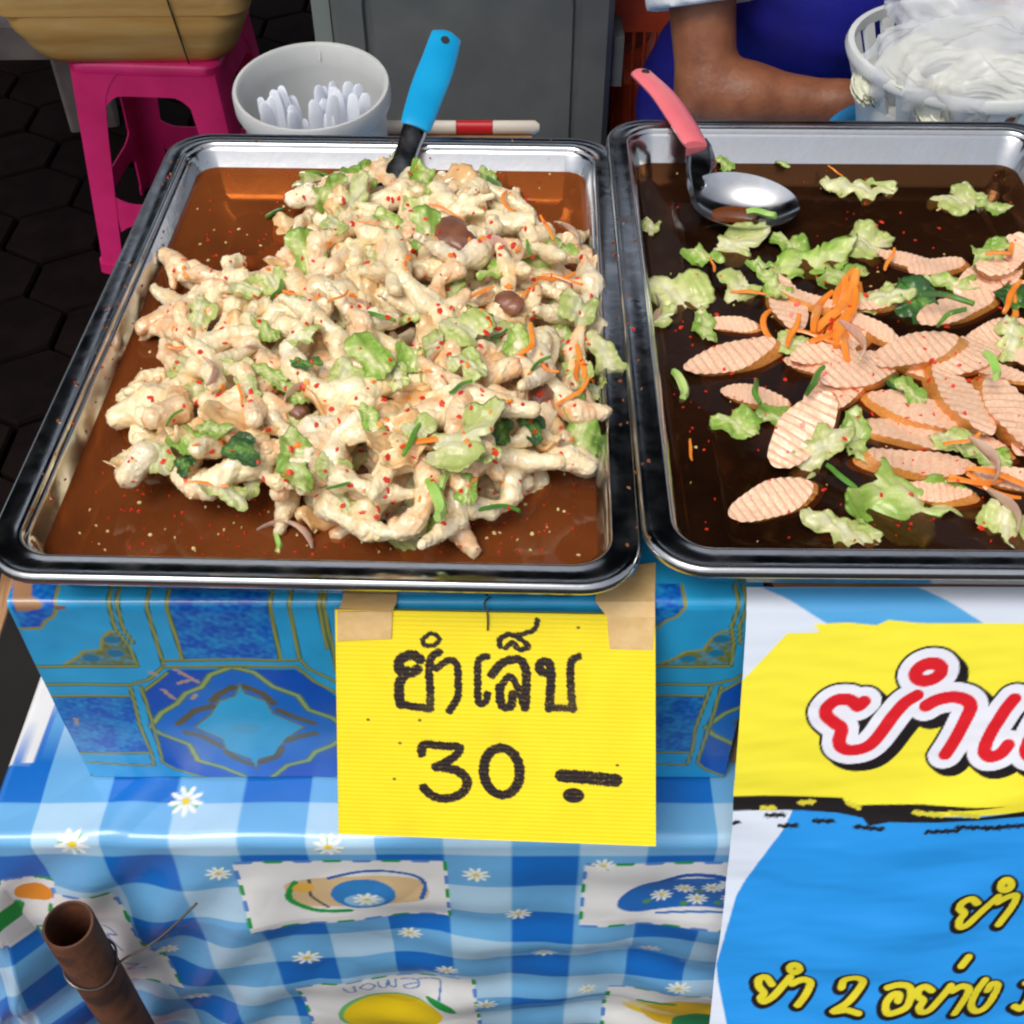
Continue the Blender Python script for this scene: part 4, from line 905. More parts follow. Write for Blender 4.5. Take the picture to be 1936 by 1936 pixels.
p_ = ps_c + axv.normalized()*.018 + Vector((0,-.012,-.004)); place('scallion_cut', SCL, p_, math.atan2(axv.y, axv.x), .75, (0,0), 'pale green scallion bit lying in the pink-handled spoon', 'scallion')
# blue handled spoon
bs0, bs1 = unZ(787,236,1.092), unZ(846,62,1.128)
loc = un(760, 330, LZ); sp = thing('serving_spoon', 'steel serving spoon with a bright blue handle stuck in the chicken foot salad', 'spoon', loc)
ddir = (bs0-bs1).normalized(); b = MB(); low_ = bs0 + ddir*.075
b.tube([p-loc for p in catmull([bs0-ddir*.012, bs0+ddir*.02, bs0+ddir*.05, low_], 4)], [(.0115,.0030)]*4+[(.0105,.0028)]*4+[(.013,.0026)]*4+[(.017,.002)], 12, up=(0,-1,.3))
spoon_bowl(b, low_-loc+ddir*.03+Vector((0,0,.0)), ddir, Vector((0,-1,.6)), .035, .028, .010); b.obj('steel_neck', M['spoon_steel'], sp, True, 60)
handle(sp, [bs0+ddir*.004, bs0.lerp(bs1,.33)+Vector((0,.002,0)), bs0.lerp(bs1,.66)+Vector((.001,.001,0)), bs1], .0142, .0050, M['blueplastic'], M['dark_hole'], loc, (0,-1,.35))

# ================================================================== YELLOW PRICE SIGN, TAPES
sTL, sTR, sBR, sBL = unY(633,1152,.4925), unY(1239,1163,.4925), unY(1240,1600,.400), unY(640,1577,.408)
n1, n2 = 430, 310
uu, vv = np.linspace(0,1,n1), np.linspace(0,1,n2); UU, VV = np.meshgrid(uu, vv, indexing='ij')
A_ = [np.array(p) for p in (sTL, sTR, sBR, sBL)]
Pm = (A_[0][None,None]*((1-UU)*(1-VV))[...,None] + A_[1]*(UU*(1-VV))[...,None] + A_[2]*(UU*VV)[...,None] + A_[3]*((1-UU)*VV)[...,None])
SW, SH = (sTR-sTL).length, (sBL-sTL).length
nS = (sTR-sTL).cross(sBL-sTL).normalized(); nS = -nS if nS.y > 0 else nS
# traced lettering: photo zoom -> sheet coordinates
exv, eyv = (sTR-sTL), (sBL-sTL)
def sg(zx, zy):
    px, py = 580+zx/2.3, 1060+zy/2.3; d = ray(px, py); o = Vector((0,0,H))
    t = (sTL-o).dot(nS)/d.dot(nS); p = o+d*t-sTL
    u = p.dot(exv)/exv.length; e2 = eyv - exv*(eyv.dot(exv)/exv.length_squared); v = p.dot(e2)/e2.length
    return (u, v)
sp_ = Print(UU*SW, VV*SH, lin(250,226,28))
sp_.c *= (1+.025*mottle(UU*SW, VV*SH, 60, 4))[..., None]
fl = .5+.5*np.sin(VV*SH*2*PI/.0032); sp_.c *= (1-.014*fl)[..., None]
INK = lin(36,22,18)
def ink(l, hw, closed=False, n=5): sp_.stroke([sg(*q) for q in sm2(l, n, closed)], 1.22*hw/2.3*.775/FPX, INK, rough=.00018, closed=False)
ink([(490,428),(455,408),(408,428),(400,470),(440,488),(478,470)],20); ink([(440,478),(405,520),(398,580),(405,622)],19); ink([(405,622),(450,630),(530,640)],16); ink([(530,640),(532,560),(528,480),(538,420),(572,396)],15)
ink([(500,342),(540,316),(574,336),(552,366),(512,366),(500,342)],9)
ink([(560,466),(612,432),(648,450),(652,530),(648,590),(612,650)],14)
ink([(778,414),(742,432),(736,520),(738,612),(768,608),(776,576)],14)
ink([(798,492),(848,440),(915,428),(944,470),(942,550),(936,632)],17); ink([(826,560),(872,498),(905,545),(930,630)],13); ink([(830,545),(834,618),(872,628),(886,575)],17)
ink([(838,372),(836,340),(880,320),(926,340),(958,372),(920,384),(892,356),(862,376)],11); ink([(900,326),(950,314),(988,296),(1002,258)],10)
ink([(1046,482),(1008,478),(1006,444),(1040,438),(1052,480),(1046,560),(1038,634)],17); ink([(1038,634),(1090,632),(1142,636)],14); ink([(1138,636),(1134,540),(1140,440),(1172,414)],15)
ink([(492,834),(502,796),(580,800),(652,806),(625,850),(552,890)],17); ink([(552,890),(640,905),(682,950),(660,1000),(600,1024),(540,1018),(498,980)],18)
ink([(828+76*math.cos(a), 905+100*math.sin(a)) for a in [2*PI*i/14 for i in range(15)]],19,n=3)
ink([(1082,920),(1190,926),(1302,936)],27,n=2); c = sg(1125,1002); sp_.ell(c, 48/2.3*.775/FPX, 38/2.3*.775/FPX, INK)
for q in ((1178,290),(400,790),(375,945),(485,690),(1315,872),(265,690)): sp_.ell(sg(*q), .0012, .001, lin(90,70,30))
lum = sp_.c.sum(-1); inkm = np.clip((.9-lum)/.6, 0, 1); wornm = np.clip((mottle(UU*SW, VV*SH, 1500, 12)-.22)*5, 0, 1)*np.clip(.5+2*mottle(UU*SW, VV*SH, 120, 13), 0, 1)
sp_.blend(inkm*wornm*.55, lin(190,160,40)); gm = np.clip((mottle(UU*SW, VV*SH, 70, 14)-.25)*3, 0, 1)*.12; sp_.blend(gm, lin(150,130,60))
Vf = Pm.reshape(-1,3); fz_ = (.00008*np.cos(VV*SH*2*PI/.0032)).reshape(-1,1)*np.array(nS)
Vb = Vf - np.array(nS)*.0028; nn = n1*n2
F = grid_faces(n1, n2); ring = [j for j in range(n2)] + [i*n2+n2-1 for i in range(1,n1)] + [(n1-1)*n2+j for j in range(n2-2,-1,-1)] + [i*n2 for i in range(n1-2,0,-1)]
back = np.array([[0, n2-1, nn-1, nn-n2]]) + nn     # plain back face
Ering = np.array([(ring[q], ring[q]+nn, ring[(q+1) % len(ring)]+nn, ring[(q+1) % len(ring)]) for q in range(len(ring))])
cc = np.concatenate([sp_.c.reshape(-1,3), np.tile(np.array(lin(240,210,30)), (nn,1))])
base = (sBL+sBR)/2
sg_o = link('price_sign', mesh_np('price_sign', np.concatenate([Vf+fz_, Vb])-np.array(base), np.concatenate([F, Ering, back]), True, M['signboard'], cc)); sg_o.location = base
tag(sg_o, 'yellow corrugated plastic price sign with black hand lettering', 'sign')
def tape(quads, label):
    b = MB(); V = [p for q in quads for p in q]; F = [(2*i, 2*i+1, 2*i+3, 2*i+2) for i in range(len(quads)-1)]
    b.add(V, F); me = b.mesh('masking_tape', M['tape'], False); o = link('masking_tape', me); s_ = o.modifiers.new('thick','SOLIDIFY'); s_.thickness = .0005; s_.offset = 0
    return tag(o, label, 'tape', 'tapes holding the price sign')
def on_sheet(px, py, lift=.0012):
    d = ray(px, py); o = Vector((0,0,H)); return o + d*((sTL-o).dot(nS)/d.dot(nS)) + nS*lift
zt = BZ1 + .0012
tape([(un(652,1096,zt), un(752,1090,zt)), (un(647,1138,zt), un(750,1138,zt)), (on_sheet(638,1156), on_sheet(742,1156)), (on_sheet(638,1210), on_sheet(740,1206))], 'tan masking tape strip over the sign corner beside the blue medallion')
tape([(un(1128,1074,zt), un(1240,1064,zt)), (un(1126,1138,zt), un(1238,1138,zt)), (on_sheet(1148,1166), on_sheet(1238,1166)), (on_sheet(1152,1226), on_sheet(1234,1228))], 'tan masking tape strip over the sign corner beside the printed banner')
b = MB(); b.tube(catmull([un(930,1126,zt+.001), un(916,1140,zt+.002), on_sheet(922,1160,.002), on_sheet(922,1190,.0015)], 4), .0007, 6); tag(b.obj('wire_pin', M['wire']), 'bent wire pin through the top of the yellow sign', 'wire')

# ================================================================== PRINTED BANNER
prof = [(.512,.8765),(.4985,.8748),(.489,.862),(.470,.815),(.440,.735),(.407,.645),(.378,.565),(.353,.495),(.335,.41),(.330,.30),(.335,.20)]
pp = catmull([(0, y, z) for y, z in prof], 10); arc = np.concatenate([[0], np.cumsum([(pp[i+1]-pp[i]).length for i in range(len(pp)-1)])])
py_of = []
for p in pp:
    q = p - Vector((0,0,H)); s, c = math.sin(PITCH), math.cos(PITCH); Z = q.y*c - q.z*s; py_of.append((968 - FPX*(q.y*s+q.z*c)/Z, Z))
py_arr = np.array([a for a, _ in py_of]); Z_arr = np.array([z for _, z in py_of])
order = np.argsort(py_arr)
def bn(px, py):
    s_ = np.interp(py, py_arr[order], arc[order]); Z = np.interp(py, py_arr[order], Z_arr[order]); return ((px-968)*Z/FPX, s_)
edge_px = [(1411,1085),(1411,1150),(1408,1220),(1398,1360),(1388,1500),(1384,1580),(1372,1700),(1356,1820),(1342,1936),(1330,2060)]
eb = [bn(a, b_) for a, b_ in edge_px]
BW = .50
aa = np.concatenate([np.arange(0, .60, .001), np.linspace(.601, arc[-1], 60)]); wu = np.concatenate([np.arange(0, .27, .001), np.linspace(.275, BW, 30)])
WU, AA = np.meshgrid(wu, aa, indexing='ij'); XL = np.interp(AA, [e_[1] for e_ in eb], [e_[0] for e_ in eb]); BXx = XL + WU
prt = Print(BXx, AA, lin(222,232,246))
def B3(l): return [bn(1340+x/3.2416, 1080+y/3.2416) for x, y in l]
def B4(l): return [bn(1340+x/3.2416, 1500+y/3.2416) for x, y in l]
SKY = lin(40,150,232); YEL = lin(252,240,62); KK = lin(26,20,22)
prt.poly(B3([(320,60),(1280,60),(1700,330),(740,330)]), lin(84,172,232)); prt.poly(B3([(2300,60),(3300,60),(3700,330),(2700,330)]), lin(84,172,232))
prt.poly(B3([(100,760),(215,660),(480,380),(680,372),(640,325),(850,312),(1030,330),(1100,298),(1300,318),(3400,325),(3400,1500),(1400,1490),(100,1400)]), YEL)
prt.poly(B3([(520,1480),(3400,1480),(3400,2900),(300,2900)])+[], SKY)
prt.poly(B4([(520,120),(460,230),(300,450),(170,660),(100,880),(50,1080),(60,1180),(110,1420),(160,1700),(3400,1700),(3400,120)]), SKY)
# brush stroke
r5 = random.Random(5)
prt.poly(B4([(100,36),(820,40),(860,85),(1000,70),(1300,50),(1830,65),(1400,90),(1250,110),(1640,130),(1932,110),(3400,100),(3400,140),(1500,150),(1100,165),(980,190),(940,150),(780,128),(100,118)]), KK)
for q in ([(650,182),(760,178)],[(900,200),(1060,205)],[(1330,210),(1520,205)],[(1520,185),(1780,210)],[(440,212),(540,210)],[(360,152),(460,150)],[(150,188),(180,186)],[(1700,205),(2400,190)]): prt.stroke(B4(q), .0019, KK, rough=.0004, aa=.0012)
for q in ([(570,80),(640,72)],[(860,70),(920,95)],[(1260,100),(1420,108)],[(1480,92),(1640,120)],[(330,108),(400,112)]): prt.stroke(B4(q), .0020, lin(220,210,60), rough=.0004, aa=.0012)
Zm = .80
def thai(strokes, conv, hw, layers):
    S2 = [conv(sm2(l, 6)) for l in strokes]
    for dx, dy, ex, col in layers:
        for l in S2: prt.stroke([(x+dx, y+dy) for x, y in l], hw+ex, col, aa=.0006)
k3 = 1/3.2416*.84/FPX
ring = lambda cx, cy, rx, ry, rot=0: [(cx+rx*math.cos(a)*math.cos(rot)-ry*math.sin(a)*math.sin(rot), cy+rx*math.cos(a)*math.sin(rot)+ry*math.sin(a)*math.cos(rot)) for a in [2*PI*i/10 for i in range(11)]]
big = [[(950,798),(915,828),(890,805),(850,785),(780,790),(725,835),(722,885),(770,930),(812,965),(800,1040),(815,1080),(870,1098),(960,1078),(1030,1020),(1120,900),(1200,810),(1275,762)],
       ring(1347,618,82,50,-.3), [(1332,826),(1400,790),(1500,772),(1580,792),(1604,840),(1560,930),(1500,1040),(1448,1118)], [(1872,782),(1810,860),(1740,970),(1692,1070),(1692,1110),(1725,1130),(1785,1112),(1832,1062)], [(2125,782),(2065,860),(1995,970),(1947,1070),(1947,1110),(1980,1130),(2040,1112),(2087,1062)]]
lay_ = []
for i in range(8): lay_.append((i*6.5*k3, i*6*k3, 80*k3, KK))
thai(big, B3, 40*k3, lay_ + [(0,0,64*k3, lin(238,240,250))]); thai(big, B3, 42*k3, [(0,0,0,lin(222,28,40))])
k4 = 1/3.2416*.93/FPX
small = [[(1640,655),(1605,622),(1552,640),(1532,680),(1560,718),(1532,760),(1535,800),(1572,800),(1640,742),(1770,622)], [(1772,662),(1830,632),(1880,625),(1882,660),(1842,730),(1780,812)], ring(1818,550,32,32),
 [(388,1182),(352,1140),(310,1158),(310,1200),(340,1238),(320,1270),(342,1290),(400,1250),(500,1130)], [(512,1170),(570,1142),(620,1152),(610,1200),(545,1300)], ring(526,1070,28,28),
 [(812,1182),(832,1135),(900,1118),(942,1140),(920,1190),(850,1260),(762,1320),(840,1308),(912,1325)],
 [(1095,1178),(1160,1160),(1222,1170),(1236,1212),(1210,1280),(1150,1312),(1090,1320),(1080,1270),(1120,1222),(1162,1216),(1156,1250)],
 [(1362,1190),(1322,1170),(1280,1190),(1280,1225),(1310,1250),(1285,1290),(1302,1320),(1360,1300),(1480,1165)], [(1492,1195),(1550,1170),(1592,1190),(1570,1250),(1508,1352)], [(1548,1050),(1592,1002)],
 [(1692,1140),(1642,1210),(1610,1300),(1640,1352),(1700,1332),(1752,1250),(1772,1182),(1732,1170),(1710,1212)], [(1884,1338),(1925,1352),(1970,1290),(1990,1190),(1950,1180)]]
thai(small, B4, 24*k4, [(-6*k4, 10*k4, 27*k4, KK)]); thai(small, B4, 24*k4, [(0,0,0,lin(226,212,48))])
for i in (2, 5):
    cx_, cy_ = ((1818,550),(526,1070))[i == 5]; q = B4([(cx_, cy_)])[0]; prt.ell(q, 9*k4, 9*k4, lin(120,110,30))
Yb_ = np.interp(AA, arc, [p.y for p in pp]); Zb_ = np.interp(AA, arc, [p.z for p in pp])
wv = np.clip((AA-.10)/.1, 0, 1)
Yb_ = Yb_ - wv*(.0008*np.sin(AA*150+3*np.sin(BXx*14)+BXx*10)*(.5+.5*np.sin(BXx*31+AA*17)) + .0012*np.sin(AA*62+BXx*9+2*np.sin(BXx*19)) + .003*np.sin(BXx*22+AA*4)) - .0006*mottle(BXx, AA*3, 60, 8)
bo = link('printed_banner', mesh_np('printed_banner', np.stack([BXx, Yb_, Zb_], -1).reshape(-1,3) - np.array([.35,.47,.65]), grid_faces(len(wu), len(aa))[:, ::-1], True, M['banner'], prt.c.reshape(-1,3))); bo.location = (.35,.47,.65)
tag(bo, 'blue and yellow vinyl banner with red Thai lettering', 'banner')

# ================================================================== RUSTY PIPE + TIE WIRE
pt_, pb_ = unZ(131, 1738, .905), unZ(246, 1942, 1.095)
pt_.y -= .004; dpi = (pb_-pt_).normalized(); foot = pt_ + dpi*((.04-pt_.z)/dpi.z)
pi_ = thing('rusty_pipe', 'rusty open-ended steel pipe standing against the tablecloth', 'pipe', foot)
b = MB(); ro, ri = .0198, .0166; n = 28
u_ = Vector((1,0,0)); u_ = (u_-dpi*u_.dot(dpi)).normalized(); w_ = dpi.cross(u_)
def rg(c, r): return [c-foot + u_*(r*math.cos(2*PI*i/n)) + w_*(r*math.sin(2*PI*i/n)) for i in range(n)]
b.loft([rg(foot,ro), rg(pt_+dpi*.002,ro), rg(pt_,ro-.0008), rg(pt_,ri+.0008)], True, False); b.obj('pipe_wall', M['rust'], pi_, True, 50)
b = MB(); b.loft([rg(pt_,ri+.0008), rg(pt_+dpi*.002,ri), rg(pt_+dpi*.14,ri)], False, True); b.obj('pipe_bore', M['rust_in'], pi_, True, 50)
b = MB(); wc = pt_ + dpi*.085
b.tube(catmull([wc+u_*.0215*math.cos(a)+w_*.0215*math.sin(a)+dpi*.004*math.sin(a*2) for a in [2*PI*i/10 for i in range(11)]] + [unZ(236,1812,.955), unZ(300,1775,.945), unZ(372,1708,.935)], 4), .0011, 7)
tag(b.obj('tie_wire', M['wire']), 'thin wire tied round the rusty pipe', 'wire')

# ================================================================== BEHIND THE TRAYS
# spoon bucket
bc = un(588, 170, TZ+.205); BKT = Vector((bc.x, bc.y+.028, TZ+.011)); tl_ = R(7)
bk = thing('spoon_bucket', 'white translucent plastic bucket full of disposable spoons', 'bucket', BKT, (tl_, 0, 0))
b = MB(); b.lathe([(.001,.0),(.074,.0),(.077,.004),(.0835,.172),(.0845,.174),(.0885,.175),(.0905,.180),(.0905,.196),(.0890,.2000),(.0855,.2000),(.0830,.197),(.0815,.172),(.0750,.006),(.001,.005)], 56); bwl = b.obj('bucket_wall', M['bucketplastic'], bk, True, 50)
b = MB(); b.tube([(-.002,.084,.197),(.001,.082,.190),(.0,.081,.18)], .001, 6); b.obj('lid_catch', M['whiteplastic'], bwl)
def spoon_pl():
    b = MB(); pts = []; rad = []
    for k in range(12):
        z = .002+.155*k/11; pts.append((0, .0015*math.sin(k*.5), z))
        u = k/11; rad.append(((.013*math.sqrt(max(.02,1-((u-.14)/.16)**2)) if u < .28 else .0042+.0022*(u-.28)/.72*1.4), .0011 if u > .28 else .0022))
    rad[-1] = (.0048, .0010); pts.append((0,0,.160)); rad.append((.0022,.0008))
    b.tube(pts, rad, 10, up=(0,1,0)); return b.mesh('plastic_spoon', M['spoonplastic'], True, 50)
SPN = spoon_pl(); Mb = Matrix.Translation(BKT) @ Euler((tl_,0,0)).to_matrix().to_4x4()
rs = random.Random(11); k = 0
for i in range(30):
    fx_ = -.062+.124*(i % 10)/9 + rs.uniform(-.004,.004); row = i//10; fy_ = (-.052+.022*row)*math.sqrt(max(.2,1-(fx_/.075)**2)) + rs.uniform(-.004,.004)
    lean = rs.uniform(-.10,.10)
    o = link('plastic_spoon', SPN); sc_ = rs.uniform(1.12,1.27) if abs(fx_+.012) > .010 else .95
    o.matrix_world = Mb @ Matrix.Translation((fx_*.66, fy_*.62, .008)) @ Euler((rs.uniform(-.02,.05), lean*.5 + fx_*.9, rs.uniform(-.7,.7))).to_matrix().to_4x4() @ Matrix.Scale(sc_, 4)
    tag(o, 'white disposable plastic spoon standing upright in the bucket', 'plastic spoon', 'spoons in the bucket')
# grey ice chest
CY = 1.80; cl_, cr_ = unY(634, 120, CY).x, unY(1157, 120, CY).x; cw = cr_-cl_; cxm = (cl_+cr_)/2
ch = thing('ice_chest', 'large dark grey plastic ice chest behind the trays', 'ice chest', (cxm, CY+.24, .041))
b = MB(); hh = .80; D_ = .44
def frr(w, h_, r, y, zc): return [(x, y, zc+z) for x, z, _ in rrect(w, h_, r, 0)]
zc = hh/2
b.loft([frr(cw,hh,.03,.24,zc), frr(cw,hh,.03,-.225,zc), frr(cw-.02,hh-.02,.025,-.238,zc), frr(cw-.10,hh-.11,.05,-.240,zc), frr(cw-.108,hh-.118,.047,-.231,zc), frr(cw-.122,hh-.132,.042,-.231,zc), frr(cw-.130,hh-.14,.04,-.2385,zc)], True, True)
chb = b.obj('chest_body', M['cooler'], ch, True, 35)
b = MB(); b.loft([rrect(cw+.03,.51,.03,hh+.002), rrect(cw+.03,.51,.03,hh+.05), rrect(cw,.48,.03,hh+.06)], True, True); b.obj('lid', M['cooler'], ch, True, 40)
b = MB(); b.box((-cw/2-.034,-.20,.02), (-cw/2-.006,-.17,hh-.01)); b.obj('edge_strip', M['cooler_edge'], chb, False)
b = MB(); b.box((cw/2+.003,-.21,.55), (cw/2+.02,-.12,.63)); b.obj('latch', M['cooler'], chb, False)
# low carton and the white stick with a red band on it
cb_ = MB(); cb_.loft([rrect(.19,.05,.008,0), rrect(.19,.05,.008,.098)], True, True); o = cb_.obj('carton', M['cardboard']); o.location = (-.07, 1.37, TZ+.003); tag(o, 'low brown carton hidden under the white stick', 'carton')
ks = thing('banded_stick', 'flat white plastic stick with a red band behind the trays', 'stick', (0,1.37,TZ+.1015))
zs = TZ+.111
def seg(x0, x1, m, nm, e0=1, e1=1):
    a, c_2 = un(x0,241,zs), un(x1,241,zs); o_ = Vector((0,1.37,TZ+.1015)); b = MB(); yy = 1.37
    k_ = [(a.x,e0),(a.x+.004,1),(c_2.x-.006,1),(c_2.x,e1)]
    b.tube([(x, 0, .009) for x, _ in k_], [(.007*q, .009*q) for _, q in k_], 12, up=(0,0,1)); b.obj(nm, m, ks, True, 50)
seg(705, 862, M['ivory'], 'white_end'); seg(863, 931, M['red'], 'red_band'); seg(932, 1020, M['ivory'], 'white_end', 1, .5)
# ---- pink stool
def make_stool(name, label, m, loc, rz, group=None):
    t = thing(name, label, 'stool', loc, (0,0,rz), group); hS, w0, w1 = .45, .146, .180     # half widths at the top and at the floor
    b = MB(); b.loft([rrect(2*w0,2*w0,.03,hS-.022), rrect(2*w0+.004,2*w0+.004,.032,hS-.006), rrect(2*w0-.006,2*w0-.006,.03,hS), rrect(2*w0-.05,2*w0-.05,.02,hS+.001), rrect(2*w0-.06,2*w0-.06,.02,hS-.004)], True, True); b.obj('seat', m, t, True, 50)
    hw = lambda z: w1 + (w0-w1)*z/(hS-.022)
    for sx in (-1,1):
        for sy in (-1,1):
            b = MB(); loops = []
            for z in (.0,.022,.0225,.10,.2,.3,.38,.405,.4285):
                W_ = hw(z); lw = .052 + .016*z/.43 + (.03*max(0,(z-.36)/.07)**2); th = .004; fl_ = .004 if z < .0224 else 0; W_ += fl_
                q = [(W_-.012,W_-.012+.012*0)]
                L_ = [(W_, W_-lw), (W_, W_-.022), (W_-.0065, W_-.0065), (W_-.022, W_), (W_-lw, W_), (W_-lw, W_-th), (W_-.024, W_-th), (W_-th-.006, W_-th-.006), (W_-th, W_-.024), (W_-th, W_-lw)]
                loops.append([(sx*x, sy*y, z) for x, y in L_])
            if sx*sy < 0: loops = [l[::-1] for l in loops]
            b.loft(loops, True, True); b.obj('leg', m, t, True, 35)
    for k in range(4):
        Mr = Matrix.Rotation(k*PI/2, 4, 'Z')
        # apron with arched corners
        b = MB(); n = 16; out = []
        for side in (0, 1):
            pts = []
            for i in range(n+1):
                u = -1+2*i/n; zb = hS-.022-.042-.030*max(0,(abs(u)-.55)/.45)**2; W_ = hw(zb)-.0015 - side*.003; xx_ = u*(hw(.38)-.060)
                pts += [Mr @ Vector((xx_, -W_, zb)), Mr @ Vector((xx_, -(hw(.426)-.0015-side*.003), hS-.0225))]
            out.append(pts)
        for q, pts in enumerate(out):
            F = [(2*i, 2*i+2, 2*i+3, 2*i+1) for i in range(n)]; b.add(pts, F if q == 0 else [f[::-1] for f in F])
        o_ = 2*(n+1); b.f += [(2*i, 2*i+o_, 2*i+2+o_, 2*i+2) for i in range(n)]; b.m += [0]*n
        b.obj('apron_panel', m, t, True, 35)
        b = MB(); out = []
        for side in (0, 1):
            pts = []
            for i in range(n+1):
                u = -1+2*i/n; fl_ = .018*max(0,(abs(u)-.6)/.4)**2; z0, z1 = .115-fl_, .160+fl_; x_ = u*(hw(.14)-.056)
                pts += [Mr @ Vector((x_, -(hw(z0)-.0015-side*.003), z0)), Mr @ Vector((x_, -(hw(z1)-.0015-side*.003), z1))]
            F = [(2*i, 2*i+2, 2*i+3, 2*i+1) for i in range(n)]; b.add(pts, F if side == 0 else [f[::-1] for f in F])
        b.f += [(2*i+1, 2*i+3, 2*i+3+o_, 2*i+1+o_) for i in range(n)] + [(2*i, 2*i+o_, 2*i+2+o_, 2*i+2) for i in range(n)]; b.m += [0]*(2*n)
        b.obj('stretcher', m, t, True, 35)
    return t
p0, p1 = un(122, 146, .468), un(432, 146, .468); stc = (p0+p1)/2; srz = R(-4)
make_stool('plastic_stool', 'bright pink plastic stool carrying the yellow tub', M['pink'], (stc.x, stc.y+.150, .041), srz)
# ---- yellow tub
q0, q1 = un(48, 130, .495), un(440, 126, .495); tw = (q1-q0).length
tu = thing('yellow_tub', 'weathered yellow foam tub sitting on the pink stool', 'tub', ((q0.x+q1.x)/2, stc.y+.145, .4935), (0,0,R(1)))
b = MB(); LP = []
for i in range(26):
    u = i/25; z = .30*u; rid = .0012*math.sin(u*34) + .004*math.sin(u*9); LP.append(rrect(tw+.16*u**.9+rid*2-.03*(1-u)**6, .30+.12*u+rid*2-.03*(1-u)**6, .055, z, 8))
LP += [rrect(tw+.19,.45,.06,.302,8), rrect(tw+.19,.45,.06,.325,8), rrect(tw+.12,.38,.05,.326,8), rrect(tw+.08,.34,.045,.10,8)]
b.loft(LP, True, True); b.obj('tub_wall', M['tub'], tu, True, 60)
b = MB(); b.tube([(tw*.5-.105+.02*u, -(.15+.06*(1-u)+.004), .30*(1-u)+.004) for u in (0,.33,.66,1)], .0016, 6); b.obj('hanging_string', M['dark_hole'], tu)
# ---- blue basin, white basket, noodle bags
kc = Vector((.505, 1.262, TZ+.003))
bs = thing('plastic_basin', 'light blue plastic basin under the white basket', 'basin', kc)
b = MB(); b.lathe([(.001,0),(.088,0),(.098,.008),(.128,.128),(.136,.130),(.137,.136),(.130,.137),(.123,.130),(.092,.012),(.001,.010)], 48); b.obj('basin_wall', M['basin'], bs, True, 50)
kz = kc + Vector((0,0,.1385)); bt = thing('white_basket', 'round white plastic basket with a slotted rim holding noodle bags', 'basket', kz)
rB, rT_ = .098, .128
b = MB(); b.lathe([(.001,.0),(rB-.004,.0),(rB,.004),(.112,.062),(.109,.062),(rB-.004,.006),(.001,.004)], 48); b.obj('basket_base', M['whiteplastic'], bt, True, 50)
b = MB(); b.lathe([(.1245,.108),(.131,.108),(.1335,.114),(.131,.121),(.1245,.121),(.1245,.108)], 56); rmo = b.obj('rim', M['whiteplastic'], bt, True, 50)
b = MB(); b.lathe([(.108,.058),(.1135,.058),(.1160,.074),(.112,.074),(.108,.058)], 56); b.obj('lower_ring', M['whiteplastic'], bt, True, 50)
sl_ = MB(); sl_.loft([[(.1105,-.0080,.073),(.1155,-.0080,.073),(.1155,.0080,.073),(.1105,.0080,.073)], [(.1245,-.0090,.109),(.1300,-.0090,.109),(.1300,.0090,.109),(.1245,.0090,.109)]], True, True); slm = sl_.mesh('rim_slat', M['whiteplastic'], False)
for i in range(24): o = link('rim_slat', slm, rmo); o.rotation_euler = (0,0,2*PI*i/24)
def noodle(i):
    b = MB(); r = random.Random(i); n = 16
    for q in range(110):
        ra, th = math.sqrt(r.random()), r.uniform(0, 2*PI); ph = r.uniform(0, 6); A = 1.9 + .35*r.random()
        pts = []
        for k in range(n+1):
            u = k/n; ang = A*(u-.5)*1.6 + .2; sp = .35 + .65*math.sin(PI*(u*.86+.07))
            ox, oz = ra*math.cos(th)*.021*sp + .0012*math.sin(u*9+ph), ra*math.sin(th)*.017*sp
            pts.append(((.038+ox)*math.cos(ang)-.02, (.048+ox)*math.sin(ang), oz + .012*math.sin(PI*u)))
        b.tube(pts, .00115, 4, cap=False)
    n = 10; core = []
    for k in range(n+1):
        u = k/n; ang = 2.07*(u-.5)*1.6 + .2; core.append((.038*math.cos(ang)-.02, .048*math.sin(ang), .012*math.sin(PI*u)))
    b.tube(core, [(.0185*(.35+.65*math.sin(PI*(k/n*.86+.07))), .0150*(.35+.65*math.sin(PI*(k/n*.86+.07)))) for k in range(n+1)], 14)
    return b.mesh('noodle_skein', M['noodle'], True, 80)
ND = [noodle(i) for i in range(2)]
for i, (px, py, dz, a, sc_) in enumerate([(1775,130,.128,1.9,1.15),(1880,100,.128,2.6,1.15),(1900,170,.118,1.2,1.1),(1700,170,.100,1.5,1.0),(1800,60,.112,3,1.0),(1840,200,.104,1.7,1.1)]):
    dz -= .014; p = un(px, py, kz.z+dz); p.x = min(max(p.x, kc.x-.07), kc.x+.09); p.y = min(max(p.y, kc.y-.07), kc.y+.08)
    place('noodle_skein', ND[i % 2], p, a, sc_, (random.uniform(-.2,.2), random.uniform(-.2,.2)), 'coiled white rice noodle skein bagged in the white basket', 'noodles', 'noodle skeins in the basket')
def bag(name, c, ax, seedv, label):
    def fn(P):
        q = P/np.array(ax); c1, c2 = wob(P, 70, seedv, 4), wob(P, 170, seedv+1, 4)
        return (np.linalg.norm(q, axis=-1)-1)*min(ax) + .014*np.abs(c1) + .006*np.abs(c2) - .008
    lo, hi = -np.array(ax)*1.35, np.array(ax)*1.35; h = .0040
    o = link(name, sdf_mesh(name, lo, hi, h, fn, M['clear_bag'])); o.location = c; return tag(o, label, 'bag', 'clear bags of noodles')
bag('noodle_bag', Vector((kc.x-.020, kc.y-.050, kz.z+.118)), (.098,.072,.050), 3, 'crumpled clear plastic bag of noodles draped over the basket rim')
